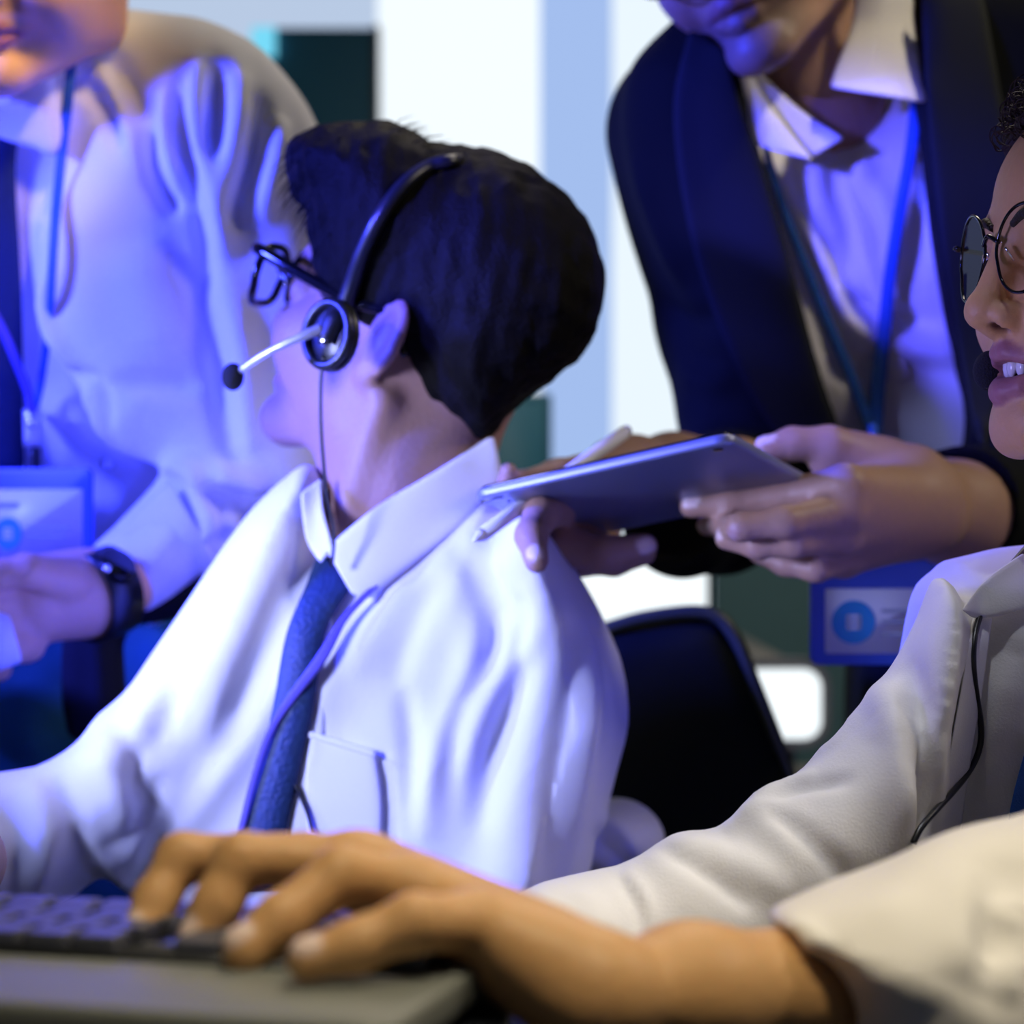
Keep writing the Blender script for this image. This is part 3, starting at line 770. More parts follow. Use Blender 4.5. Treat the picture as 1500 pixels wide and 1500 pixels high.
# her glasses
def glasses(name, W, R, s, label, parent=None, lensr=(.0245, .0225), x=.116, rim=.0011, fm=None, temple=True, z=.010, sq=1.0, tz=.010):
    fm = fm or M['glass_black']; g = empty(name, W(x, 0, z), label, 'glasses'); g['category'] = 'glasses'
    for y in (-1, 1):
        pts = []
        for t in np.linspace(0, 2*math.pi, 20, endpoint=False):
            a, b = math.cos(t), math.sin(t); m_ = (abs(a)**(2*sq)+abs(b)**(2*sq))**(-.5/sq); a *= m_; b *= m_; q = 1.0 if b > 0 else .94
            xx = x-.006*max(0, (y*.033+a*lensr[0])*y/.05)**2*1.2
            pts.append(W(xx, y*.0325+a*lensr[0]*(1.0 if b > -.2 else .93), z+b*lensr[1]*q))
        MB().tube(pts, rim*s, n=8, seg=60, closed=True).build('lens_rim', fm, g)
        lb = MB(); c = np.mean(pts, 0); C_ = crom(pts, 40, True); vv = [c]+list(C_); lb.add(vv, [(0, i+1, (i+1) % 40+1) for i in range(40)]); lb.build('lens', M['lens'], g)
        if temple:
            MB().tube([W(x-.006, y*.056, z+tz), W(x-.014, y*.064, z+tz), W(.03, y*.074, z+.008), W(-.012, y*.076, z+.008), W(-.03, y*.076, z-.015)], [rim*1.3*s, rim*1.6*s, rim*1.5*s, rim*1.3*s, rim*s], n=8, seg=30).build('temple', fm, g)
        MB().tube([W(x-.003, y*.012, z+.003), W(x-.009, y*.0115, z-.004)], [.0008*s, .0008*s], n=6, seg=4).build('nose_pad', M['chrome'], g)
    MB().tube([W(x, -.0095, z+.006), W(x+.002, 0, z+.010), W(x, .0095, z+.006)], rim*1.5*s, n=8).build('bridge', fm, g)
    return g
g1 = glasses('eyeglasses', Wf, Rf, 1.0, 'round thin-rimmed glasses on the smiling person at the right edge', x=.1085, rim=.0010, z=.0155, lensr=(.0255, .0258))
# her headset
hs = empty('headset', Wf(0, 0, .1), 'black headset with a foam microphone at the mouth of the person at the right', 'headset')
MB().sphere(P(1449, 543, 1.315), (.0095, .0095, .0118), Rf, 24).build('microphone_foam', M['foam'], hs)
MB().tube([P(1449, 543, 1.315), Wf(.083, -.050, -.045), Wf(.06, -.070, -.040), Wf(.01, -.088, -.01)], .0016, n=8).build('microphone_boom', M['black'], hs)
MB().sphere(Wf(-.005, .089, .0), (.030, .012, .032), Rf).build('ear_cup', M['black'], hs)
MB().tube([Wf(-.005, .092, .02), Wf(-.005, .088, .09), Wf(-.005, .04, .15), Wf(-.005, -.04, .15), Wf(-.005, -.088, .09), Wf(-.005, -.092, .0)], .004, n=8).build('headband', M['black'], hs)
cab = [(1560, 740), (1500, 806), (1462, 850), (1434, 900), (1424, 955), (1430, 1020), (1440, 1075), (1428, 1120), (1392, 1165), (1350, 1208), (1338, 1235)]
cp = crom(cab, 40); c3 = []
for (a, b) in cp:
    h_ = blouse_S.hit(a, b); c3.append(P(a, b, h_[1]-.010 if h_ is not None else 1.2))
c3 = np.array(c3); 
for _ in range(6): c3[1:-1] = (c3[:-2]+c3[2:]+2*c3[1:-1])/4
tb_ = MB().tube(c3, .0018, n=8, seg=80); tb_.build('cable', M['black'], hs)
ly = cloth('lanyard', strip([(1520, 1080), (1502, 1140), (1488, 1205), (1478, 1300)], 24, blouse_S, off=.006, th=.0015), M['strap'], None)
tag(ly, 'bright blue lanyard end on the white blouse at the right edge', 'lanyard')

# ================================================================== SEATED MAN WITH HEADSET (middle)
sm = empty('person', (-.05, 1.7, 0), 'person in a white shirt and dark tie seen from behind, wearing glasses and headset', 'person')

# shirt
S = Sdf((0, 0, 0))
torso = [(468, 704), (440, 716), (400, 748), (345, 812), (285, 905), (235, 990), (215, 1100), (215, 1300), (235, 1500), (420, 1640), (700, 1640), (860, 1500), (856, 1290), (885, 1150), (905, 1000), (872, 905), (835, 835), (775, 760), (728, 700), (640, 720), (560, 760), (500, 770)]
S.add(Slab(torso, 1.68, .115, .10, ax=-.08, az=.10), 0)
rarm = [(455, 712), (400, 742), (340, 812), (262, 920), (196, 1005), (145, 1046), (112, 1086), (50, 1122), (-80, 1160), (-80, 1345), (70, 1332), (95, 1324), (150, 1285), (190, 1298), (215, 1262), (300, 1180), (380, 1050), (420, 900)]
S.add(Slab(rarm, 1.60, .055, .055, ax=.42), .05)
larm = [(758, 742), (800, 775), (842, 842), (876, 905), (905, 985), (918, 1060), (898, 1130), (876, 1200), (846, 1300), (812, 1380), (690, 1380), (690, 1280), (735, 1130), (760, 1010), (750, 880), (735, 800)]
S.add(Slab(larm, 1.61, .066, .064, ax=.62), .02)
S.add(Ell(P(905, 1232, 1.74), (.036, .05, .032)), .02)
S.cut(Cone(P(590, 600, 1.66), P(545, 830, 1.66), .070, .034), .008)
for pts, h, w in [
    ([(700, 900), (690, 1000), (640, 1120), (620, 1230)], .007, .012), ([(735, 880), (720, 960), (670, 1060), (650, 1180)], -.006, .008),
    ([(755, 905), (740, 985), (705, 1060), (680, 1150)], .007, .010), ([(770, 960), (745, 1040), (715, 1120), (700, 1220)], -.006, .008),
    ([(770, 850), (790, 900), (780, 950), (740, 1000)], .005, .008), ([(800, 900), (795, 1000), (770, 1120), (735, 1250)], .006, .014),
    ([(830, 900), (835, 1020), (815, 1150), (790, 1290)], -.006, .010), ([(860, 930), (865, 1040), (850, 1160), (820, 1300)], .007, .013),
    ([(885, 980), (888, 1060), (872, 1130)], -.004, .009), ([(590, 1010), (600, 1060), (605, 1130), (600, 1230)], -.004, .008),
    ([(600, 820), (560, 900), (510, 1000)], .003, .010), ([(640, 840), (600, 930), (570, 1010)], -.003, .010),
    ([(430, 760), (370, 880), (320, 1000), (290, 1100)], .008, .015), ([(460, 780), (420, 900), (370, 1010), (330, 1100)], -.006, .012),
    ([(450, 850), (410, 980), (350, 1100), (240, 1260)], .008, .014), ([(330, 860), (260, 980), (240, 1060), (215, 1130)], -.006, .012),
    ([(290, 940), (230, 1030), (180, 1090), (140, 1120)], .006, .013), ([(170, 1060), (200, 1110), (200, 1180)], -.007, .010),
    ([(120, 1095), (160, 1140), (180, 1200), (178, 1270)], .007, .013), ([(80, 1130), (110, 1190), (120, 1270)], -.005, .009), ([(40, 1140), (65, 1210), (60, 1300)], .005, .010),
    ([(0, 1170), (30, 1240), (20, 1320)], -.005, .009), ([(230, 1180), (200, 1230), (190, 1285)], .006, .012), ([(240, 1130), (215, 1190), (150, 1250)], -.005, .009),
    ([(690, 800), (740, 830), (765, 880)], .004, .012), ([(660, 790), (700, 850), (730, 930)], -.003, .010),
    ([(560, 1100), (572, 1200), (570, 1300)], -.003, .006), ([(540, 880), (480, 990), (450, 1080)], .003, .012),
    ([(880, 1200), (905, 1215), (935, 1250)], .005, .010), ([(868, 1225), (900, 1250), (930, 1280)], -.005, .008)]:
    S.fold(pts, h, w)
shirt_S = S
S.mesh('shirt', .0038, M['shirt'], sm, noise=wrinkle(.0010, 34, seed=1))

S = Sdf((.38, .22, .15)); HS = 1.04
fw = np.array((-.906*.94, .4226*.94, .34)); upv = np.array((.30, -.14, 1.))
Wh, Rh, Oh = head(S, (-.008, .080, 0), P(551, 505, 1.60), fw, upv, HS, beard=(.24, .15, .12))
S.chain([Wh(-.030, 0, -.02), P(592, 700, 1.67), P(580, 860, 1.70)], [.052, .055, .066], .03)
S.core([P(590, 860, 1.70), P(560, 1400, 1.72)], [.09, .12], shirt_S)
S.core([P(400, 900, 1.64), P(150, 1190, 1.48), P(-60, 1270, 1.42)], [.045, .035, .027], shirt_S)
S.core([P(800, 900, 1.60), P(800, 1330, 1.60)], [.05, .04], shirt_S)
S.chain([P(-60, 1262, 1.34), P(-150, 1290, 1.24), P(-230, 1300, 1.17)], [.028, .025, .028], .02)
for j in range(4):
    a = P(-250, 1296, 1.16)+np.array((-.012+.019*j, -.01, .0)); finger(S, [a, a+np.array((-.008, -.035, .004)), a+np.array((-.010, -.055, -.010)), a+np.array((-.010, -.062, -.024))], [.010, .009, .0085, .0075])
# sternomastoid
S.add(Cone(P(560, 590, 1.615), P(500, 770, 1.63), .010, .009), .014)
S.mesh('body', .003, M['skin'], sm)
brows(Wh, Rh, HS, M['hair'], sm); eyes(Wh, Rh, HS, sm)
S = Sdf((0, 0, 0))
hairp = [(421, 226), (440, 204), (478, 188), (530, 184), (590, 190), (625, 214), (648, 242), (672, 250), (710, 244), (752, 256), (795, 292), (820, 345), (829, 410), (823, 470), (803, 528), (768, 580), (728, 628), (708, 648), (680, 632), (640, 612), (608, 572), (592, 528), (588, 480), (575, 455), (550, 452), (532, 480), (512, 515), (492, 505), (480, 455), (470, 405), (458, 352), (448, 306), (428, 280)]
S.add(Slab(hairp, 1.665, .088, .075, ax=-.12), 0)
S.add(Ell(Wh(-.012, 0, .06), np.array((.108, .085, .089))*HS, Rh), .012)
S.cut(Ell(Wh(.115, 0, -.005), np.array((.055, .10, .075)), Rh), .01)
rng = np.random.RandomState(2)
def hairnoise(V):
    o = np.zeros_like(V); c = np.array(Oh, np.float32)
    for i in range(26):
        k = rng.normal(size=3)*np.array((260, 260, 120)); a = rng.normal(size=3)
        o += np.sin(V@k.astype(np.float32)+rng.rand()*6)[:, None]*a.astype(np.float32)
    return o*.00022
hm = S.mesh('hair', .0032, M['hair'], sm, noise=hairnoise)
hair_S = S
hb = MB(); random.seed(11)
for i in range(900):
    t = random.random()
    px, py = crom(hairp, 200, True)[int(t*199)]
    if not (py < 420 or (px > 640 and py < 520)): continue
    cx, cy = 640, 400; dd = random.uniform(.80, .99); qx, qy = cx+(px-cx)*dd, cy+(py-cy)*dd
    dx, dy = (px-cx), (py-cy); l = math.hypot(dx, dy); tx, ty = -dy/l, dx/l
    sg = 1 if qx > 560 else -1; ln = random.uniform(20, 48); out = random.uniform(0, 9)
    d0 = 1.655+random.uniform(-.05, .05)
    pts = [P(qx, qy, d0), P(qx+sg*tx*ln*.5+dx/l*out, qy+sg*ty*ln*.5+dy/l*out, d0), P(qx+sg*tx*ln+dx/l*out, qy+sg*ty*ln+dy/l*out, d0)]
    hb.tube(pts, [.0005, .0004, .0001], n=3, seg=5)
hb.build('loose_strands', M['hair'], hm)
ns = Sdf(); ns.ops = list(shirt_S.ops)
for q_ in ((P(610, 690, 1.68), P(590, 860, 1.70), .066, .070), (P(560, 760, 1.66), P(540, 840, 1.64), .055, .05)): ns.add(Cone(*q_), .02)
cloth('collar', patch([(478, 806), (500, 782), (560, 735), (640, 688), (724, 634)], [(516, 872), (545, 872), (610, 822), (672, 770), (738, 702)], ns, off=(.010, .010), th=.004, n=20, bulge=.003, smooth=20), M['shirt'], sm)
cloth('collar', patch([(472, 700), (474, 745), (488, 800)], [(440, 722), (448, 790), (470, 826)], ns, off=(.012, .010), th=.004, n=16, smooth=12), M['shirt'], sm)
cloth('necktie', patch([(462, 818), (447, 858), (418, 930), (400, 1030), (380, 1120), (345, 1230), (330, 1300)], [(500, 812), (520, 850), (478, 925), (460, 1040), (440, 1130), (420, 1225), (415, 1300)], shirt_S, off=.007, th=.004, n=30, bulge=.004, smooth=8), M['tie'], sm)
cloth('pocket', patch([(452, 1072), (446, 1150), (452, 1250)], [(550, 1102), (560, 1180), (556, 1260)], shirt_S, off=.0035, th=.002, n=12), M['shirt'], sm)
cloth('pocket_hem', patch([(452, 1070), (500, 1084), (551, 1099)], [(450, 1080), (499, 1095), (551, 1111)], shirt_S, off=.0055, th=.002, n=12, mcols=3), M['shirt'], sm)
cloth('placket', strip([(470, 900), (460, 1000), (452, 1100), (440, 1230)], [36, 40, 44], shirt_S, off=.0025, th=.002), M['shirt'], sm)
# trousers on the chair
S = Sdf((0, 0, 0)); S.chain([(.08, 1.72, .55), (-.25, 1.45, .54), (-.30, 1.40, .12)], [.11, .085, .06], .03); S.chain([(.10, 1.78, .55), (.02, 1.35, .54), (-.02, 1.32, .12)], [.11, .085, .06], .03)
S.mesh('trousers', .012, M['black_cloth'], sm)
for x, y in ((-.30, 1.36), (-.02, 1.28)): MB().sphere((x, y-.03, .045), (.045, .12, .045)).build('shoe', M['black'], sm)
ly = cloth('lanyard', strip([(575, 826), (545, 862), (505, 905), (470, 965), (405, 1055), (375, 1130), (352, 1220)], [8, 9, 11, 18, 12, 11, 10], shirt_S, off=.012, th=.0016, n=44), M['strap_purple'], None)
tag(ly, 'purple-blue lanyard crossing the dark tie of the headset man', 'lanyard')
o = MB().tube([P(a, b, shirt_S.hit(a, b)[1]-.006) for a, b in [(432, 1150), (442, 1170), (452, 1195), (458, 1222)]], .0014, n=6).build('end_cord', M['black'], ly)

# his glasses and headset
g2 = glasses('eyeglasses', Wh, Rh, 1.3, 'black-rimmed glasses on the face of the man with the headset', x=.123, rim=.0024, lensr=(.027, .022), z=.014, sq=1.7, tz=.018)
hs = empty('headset', P(600, 250, 1.6), 'black headset with a thin band over the dark hair and a boom microphone', 'headset')
def hsurf(px, py, off): h_ = hair_S.hit(px, py); return P(px, py, (h_[1] if h_ is not None else 1.6)-off)
band = [(664, 236), (628, 244), (590, 272), (556, 318), (532, 368), (516, 415), (500, 462)]
bp = [hsurf(a, b, .005) for a, b in band]; bp = [P(690, 238, bp[0][1]+.05)]+bp
bb = MB(); bb.tube(bp, [.0050, .0050, .0055, .0065], n=10, seg=50); bb.build('headband', M['black'], hs)
eu = P(490, 492, 1.560); er = ortho((-.55, -.80, .1), (0, 0, 1))
ec = MB().sphere(eu, (.010, .021, .026), er, 24).build('ear_cup', M['black'], hs)
MB().tube([eu+er@np.array((.008, .019*math.cos(t), .022*math.sin(t))) for t in np.linspace(0, 6.28, 14, endpoint=False)], .0035, closed=True, n=8, seg=40).build('cup_ring', M['black'], ec)
MB().sphere(P(473, 497, 1.5485), (.0022, .0042, .0042), er, 16).build('silver_stud', M['chrome'], ec)
MB().tube([P(505, 452, 1.556), P(492, 470, 1.552), P(478, 500, 1.549)], [.006, .009, .007], n=10).build('boom_joint', M['black'], ec)
MB().tube([P(470, 482, 1.548), P(440, 494, 1.545), P(395, 515, 1.550), P(352, 543, 1.562)], [.0042, .0034, .0026, .0022], n=10).build('microphone_boom', M['silver'], hs)
MB().sphere(P(341, 552, 1.565), (.0078, .0078, .0098), None, 20).build('microphone_foam', M['foam'], hs)
cb_ = [(474, 520), (470, 560), (470, 620), (474, 680), (480, 730), (489, 780), (486, 830)]
MB().tube([P(a, b, 1.553+.00004*(b-520)) for a, b in cb_], .0013, n=6, seg=40).build('cable', M['black'], hs)

# ================================================================== STANDING MAN ON THE LEFT
lm = empty('person', (-.45, 2.0, 0), 'person in a white shirt leaning over at the left with badge and wristwatch', 'person')
S = Sdf((0, 0, 0))
ts = [(70, -10), (150, 18), (240, 28), (310, 38), (370, 72), (425, 130), (470, 200), (480, 300), (420, 420), (380, 560), (330, 700), (280, 860), (230, 960), (-60, 980), (-330, 960), (-360, 400), (-260, 60), (-120, 20), (0, 60)]
S.add(Slab(ts, 2.02, .12, .10, az=-.30), 0)
arm = [(60, 330), (120, 250), (220, 120), (330, 62), (400, 100), (460, 190), (500, 320), (510, 480), (500, 620), (478, 715), (430, 752), (400, 745), (352, 790), (318, 832), (262, 880), (214, 903), (190, 868), (160, 820), (138, 800), (170, 770), (232, 706), (236, 682), (160, 652), (136, 600), (112, 560), (80, 505), (62, 440)]
S.add(Slab(arm, 1.885, .062, .058, az=.06, ax=.06), .03)
for pts, h, w in [
    ([(112, 110), (150, 150), (175, 220)], -.007, .010), ([(165, 80), (190, 130), (202, 185)], -.008, .009), ([(140, 100), (170, 150), (195, 230)], .005, .009),
    ([(225, 140), (221, 220), (240, 280), (262, 315)], -.011, .009), ([(245, 130), (240, 210), (262, 280)], .009, .010), ([(268, 100), (262, 180), (280, 260), (300, 350), (305, 430)], -.010, .008),
    ([(295, 90), (288, 180), (300, 270), (318, 380)], .009, .011), ([(322, 80), (318, 160), (308, 240)], -.010, .010), ([(350, 100), (345, 190), (330, 290), (325, 380)], .009, .012),
    ([(382, 140), (372, 220), (350, 300), (338, 340)], -.009, .009), ([(410, 170), (400, 250), (380, 330)], .007, .010),
    ([(250, 340), (290, 420), (320, 520), (330, 600)], -.006, .013), ([(200, 350), (220, 450), (240, 540)], .005, .03),
    ([(160, 560), (240, 566), (300, 560)], -.005, .009), ([(330, 400), (350, 500), (360, 600), (370, 660)], .008, .014), ([(310, 520), (330, 600), (350, 680)], -.006, .010),
    ([(80, 380), (70, 460), (110, 540)], .006, .010), ([(120, 565), (140, 600), (150, 640)], .006, .009), ([(100, 545), (145, 560), (160, 640)], -.004, .006),
    ([(240, 690), (262, 680), (290, 700), (305, 760), (290, 800)], .009, .010), ([(250, 720), (268, 740), (280, 780)], -.008, .008), ([(310, 690), (350, 700), (400, 712)], .008, .011),
    ([(290, 715), (340, 730), (400, 742)], -.009, .009), ([(330, 740), (340, 780), (310, 820)], .006, .009), ([(180, 780), (240, 730), (262, 700)], -.003, .007),
    ([(60, 620), (100, 600), (140, 660)], .004, .02), ([(80, 750), (130, 700), (180, 720)], -.004, .02)]:
    S.fold(pts, h*1.5, w)
ls = S
S.mesh('shirt', .0045, M['shirt'], lm, noise=wrinkle(.0016, 22, seed=6))
S = Sdf((.68, .38, .20))
Wl, Rl, Ol = head(S, (.102, 0, -.088), P(-28, 122, 1.80), (-.30, -.88, -.38), (.05, -.35, 1), 1.06, lip=(.48, .18, .17), wide=1.02)
S.add(Cone(Wl(-.03, 0, -.03), P(-10, 230, 1.98), .058, .062), .03)
S.core([P(-10, 230, 1.98), P(-30, 800, 2.08)], [.08, .12], ls)
S.core([P(360, 200, 1.89), P(430, 600, 1.90), P(250, 820, 1.86)], [.05, .042, .031], ls)
S.chain([P(235, 835, 1.875), P(150, 868, 1.82), P(120, 872, 1.80)], [.024, .026, .027], .02)
S.add(Cone(P(150, 872, 1.81), P(45, 885, 1.775), pr(50, 1.8), pr(62, 1.775)), .02)
S.add(Cone(P(120, 850, 1.80), P(20, 860, 1.765), pr(38, 1.8), pr(38, 1.765)), .02)
for j, (a, b) in enumerate([((-20, 850), (-50, 875)), ((-25, 888), (-55, 915)), ((-18, 922), (-46, 942)), ((0, 950), (-26, 968))]):
    finger(S, [P(38, 852+j*30, 1.765), P(a[0], a[1], 1.73), P(b[0], b[1], 1.75), P(b[0]+25, b[1]+12, 1.77)], [.016, .0125, .011, .010])
finger(S, [P(95, 850, 1.765), P(40, 836, 1.73), P(-5, 842, 1.72), P(-30, 855, 1.72)], [.019, .013, .0115, .010])
S.chain([P(-190, 950, 1.84), P(-60, 965, 1.74)], [.03, .026], .02)
S.mesh('body', .003, M['skin'], lm)
brows(Wl, Rl, 1.06, M['hair'], lm); eyes(Wl, Rl, 1.06, lm)
S = Sdf((0, 0, 0)); S.add(Ell(Wl(-.02, 0, .065), np.array((.112, .088, .088))*1.06, Rl), 0); S.cut(Ell(Wl(.11, 0, -.0), (.06, .10, .085), Rl), .01)
S.mesh('hair', .006, M['hair'], lm, noise=wrinkle(.002, 150, seed=2))
cloth('collar', patch([(72, -30), (66, 10), (60, 90), (30, 132), (-40, 165)], [(96, -30), (104, 20), (90, 215), (44, 216), (-30, 192)], ls, off=(.028, .014), th=.004, n=20, smooth=20), M['shirt'], lm)
cloth('necktie', patch([(-40, 150), (-46, 300), (-48, 450), (-50, 700)], [(28, 196), (24, 262), (33, 430), (38, 695)], ls, off=.010, th=.005, n=30, bulge=.004, smooth=10), M['tie_dark'], lm)
for (a, b) in ((160, 680), (64, 420)): MB().sphere(P(a, b, ls.hit(a, b)[1]-.003), (.0055, .003, .0055)).build('button', M['bead'], lm)
cloth('cuff', patch([(134, 806), (180, 768), (246, 700)], [(220, 922), (268, 896), (330, 840)], ls, off=.008, th=.003, n=14, bulge=.010, smooth=14), M['shirt'], lm)
cloth('cuff', patch([(-60, 880), (-10, 892), (14, 900)], [(-60, 1000), (-5, 985), (34, 970)], ls, d=[1.72, 1.72, 1.73], th=.02, n=10, bulge=.012), M['shirt'], lm)
S = Sdf((0, 0, 0))
S.add(Slab([(-300, 925), (-60, 915), (120, 905), (330, 880), (345, 1200), (330, 1500), (-300, 1500)], 2.03, .12, .10), 0)
S.chain([P(240, 1300, 2.03), (-.22, 2.05, .10)], [.105, .07], .03); S.chain([P(-120, 1300, 2.03), (-.55, 2.05, .10)], [.105, .07], .03)
for pts, h, w in [([(60, 960), (40, 1050), (60, 1130)], .006, .02), ([(110, 960), (120, 1080)], -.006, .012), ([(230, 930), (250, 1000)], .005, .015)]: S.fold(pts, h, w)
S.mesh('trousers', .006, M['navy'], lm)
for x in (-.22, -.55): MB().sphere((x, 1.98, .04), (.05, .14, .04)).build('shoe', M['black'], lm)
# dark folder-like jacket hung over the forearm, below the watch
S = Sdf((0, 0, 0)); S.add(Slab([(96, 905), (140, 860), (200, 895), (330, 820), (345, 850), (262, 905), (186, 925), (184, 1010), (182, 1080), (100, 1075)], 1.86, .022, .02), 0)
S.fold([(140, 920), (146, 1000), (140, 1060)], .004, .008)
o = S.mesh('black_jacket', .005, M['black_cloth']); tag(o, 'black jacket hanging under the forearm of the man with the wristwatch', 'jacket')
# his watch
wt = empty('wristwatch', P(165, 868, 1.82), 'dark wristwatch on the wrist of the leaning man at the left', 'watch')
ax_ = P(215, 850, 1.86)-P(110, 885, 1.80); ax_ /= np.linalg.norm(ax_); wr_ = ortho(ax_, (0, 0, 1)); wc = P(148, 870, 1.805)
sb = MB(); n = 32
for (x, r) in ():
    pass
V, Fc = [], []
for j in range(n):
    a = 2*math.pi*j/n
    for (x, r) in ((-.016, .0330), (.016, .0330), (.016, .0365), (-.016, .0365)): V.append(wc+wr_@np.array((x, r*math.cos(a)*.9, r*math.sin(a))))
for j in range(n):
    b0, b1 = j*4, ((j+1) % n)*4
    for q in range(4): Fc.append((b0+q, b0+(q+1) % 4, b1+(q+1) % 4, b1+q))
MB().add(V, Fc).build('watch_strap', M['black'], wt)
cN = np.array((-.10, -.92, .3)); cN -= ax_*np.dot(cN, ax_); cN /= np.linalg.norm(cN)
cr = ortho(cN, (0, 0, 1)); cc = wc+cN*.034
MB().plate([(.015*math.cos(t), .016*math.sin(t)) for t in np.linspace(0, 6.283, 32, endpoint=False)], cc, cr[:, 1], cr[:, 2], cN, .009).build('watch_case', M['glass_black'], wt, bevel=.001)
MB().sphere(cc+cN*.004+cr[:, 1]*(-.013)-cr[:, 2]*.006, .0034).build('crown_button', M['chrome'], wt)
# his lanyard and badge
ly = empty('lanyard', P(50, 620, 1.80), 'dark blue lanyard with a metal clip on the leaning man at the left', 'lanyard')
cloth('strap', strip([(88, -20), (104, 20), (106, 70), (100, 140), (92, 210), (84, 290), (77, 380), (72, 470), (60, 560), (50, 608)], [16, 17, 17, 16, 14, 12, 10], ls, off=.017, th=.0016, n=50, smooth=10), M['strap'], ly)
cloth('strap', strip([(-20, 440), (2, 480), (24, 530), (40, 570), (48, 606)], [12, 13, 14], ls, off=.028, th=.0016, n=24), M['strap_purple'], ly)
bd = ls.hit(48, 700)[1]-.035
MB().tube([P(48, 600, bd), P(48, 654, bd)], [.0085, .0075], n=12, seg=6).build('clip', M['silver'], ly)
MB().sphere(P(48, 620, bd-.006), .0052).build('clip_rivet', M['chrome'], ly)
MB().tube([P(50, 655, bd), P(50, 692, bd)], [.006, .0065], n=10, seg=5).build('buckle', M['black'], ly)
X, Zv, Yv = np.array((1., 0, 0)), np.array((0, 0, 1.)), np.array((0, 1., 0))
def badge(name, px0, px1, py0, py1, d, label, cx, cy, cr_, card, ry=0, lines=(), logoc=None):
    a = P(px0, py0, d); b_ = P(px1, py1, d); c = (a+b_)/2; c[1] = d; w_, h_ = (b_[0]-a[0])/2, (a[2]-b_[2])/2
    U_ = np.array((math.cos(ry), math.sin(ry), 0)); N_ = np.array((-math.sin(ry), math.cos(ry), 0))
    e = empty(name, c, label, 'badge')
    MB().plate(rrect(w_, h_, .007), c, U_, Zv, N_, .005).build('holder', M['holder'], e, bevel=.001)
    q0 = P(card[0], card[1], d); q1 = P(card[2], card[3], d); cc_ = (q0+q1)/2; off = cc_-c; 
    pos = c+U_*off[0]+Zv*off[2]-N_*.0028
    cd = MB().plate(rrect((q1[0]-q0[0])/2, (q0[2]-q1[2])/2, .002), pos, U_, Zv, N_, .0012).build('card', M['card'], e)
    def at(px, py): o_ = P(px, py, d)-c; return c+U_*o_[0]+Zv*o_[2]-N_*.0038
    r_ = pr(cr_, d)
    MB().plate([(r_*math.cos(t), r_*math.sin(t)) for t in np.linspace(0, 6.283, 40, endpoint=False)], at(cx, cy), U_, Zv, N_, .0008).build('logo', M['logo'], cd, smooth=False)
    g = MB()
    for i in (-1, 0, 1):
        g.plate(rrect(r_*.30, r_*.085, r_*.04), at(cx, cy)-N_*.0006+Zv*i*r_*.26, U_, Zv, N_, .0006)
    for i in (-1, 1): g.plate(rrect(r_*.07, r_*.3, r_*.03), at(cx, cy)-N_*.0006+U_*i*r_*.26, U_, Zv, N_, .0006)
    g.build('logo_mark', M['card'], cd, smooth=False)
    for (x0, y0, x1, y1) in lines:
        p0 = at(x0, y0); p1 = at(x1, y1); m2 = (p0+p1)/2; MB().plate(rrect(np.linalg.norm(p1[:2]-p0[:2])/2, max(abs(p1[2]-p0[2])/2, .0006), .0004), m2, U_, Zv, N_, .0006).build('printed_line', M['ink'], cd, smooth=False)
    return e
badge('name_badge', -82, 152, 686, 850, bd-.004, 'white name badge in a blue holder above the fist of the man at the left', 12, 782, 24, (-68, 717, 138, 835), ry=-.38, lines=[(-50, 736, 30, 744), (45, 772, 118, 775), (45, 784, 110, 787)])

# ================================================================== STANDING MAN IN THE DARK SUIT
tm = empty('person', (.33, 2.0, 0), 'person in a dark suit and open white collar holding a tablet', 'person')
# shirt
S = Sdf((0, 0, 0))
S.add(Slab([(1040, 60), (1120, 150), (1235, 200), (1350, 60), (1450, 90), (1480, 640), (1400, 760), (1180, 760), (1070, 600), (1000, 300)], 1.99, .10, .09, az=-.25), 0)
S.cut(Cone(P(1168, 40, 1.86), P(1226, 172, 1.865), .048, .010), .006)
for pts, h, w in [
    ([(1115, 215), (1180, 330), (1230, 430), (1260, 480)], .007, .010), ([(1150, 230), (1215, 360), (1240, 420), (1290, 460)], -.008, .009),
    ([(1235, 215), (1225, 260), (1245, 330), (1250, 400)], -.007, .009), ([(1205, 230), (1195, 300), (1220, 400)], .006, .012), ([(1300, 200), (1270, 230), (1255, 280)], .006, .010),
    ([(1265, 250), (1300, 330), (1300, 430)], .006, .014), ([(1240, 440), (1300, 462), (1380, 480)], -.009, .009), ([(1230, 470), (1300, 500), (1400, 520)], .008, .012),
    ([(1250, 520), (1320, 540), (1410, 560)], -.006, .012), ([(1180, 400), (1230, 520), (1280, 560)], -.006, .012), ([(1340, 250), (1345, 330), (1340, 420)], -.004, .01)]:
    S.fold(pts, h, w)
ts_ = S
S.mesh('shirt', .004, M['shirt'], tm, noise=wrinkle(.0012, 30, seed=9))
# jacket with an open front
S = Sdf((0, 0, 0))
jk = [(1010, 26), (985, 42), (935, 90), (913, 130), (906, 190), (915, 260), (935, 330), (962, 395), (985, 440), (1000, 500), (1012, 560), (1002, 600), (1010, 650), (1060, 740), (1140, 790), (1215, 830), (1246, 900), (1248, 1100), (1256, 1300), (1500, 1320), (1680, 1000), (1720, 500), (1640, 60), (1500, -60), (1340, -80), (1180, 0)]
S.add(Slab(jk, 2.0, .125, .085, az=-.22), 0)
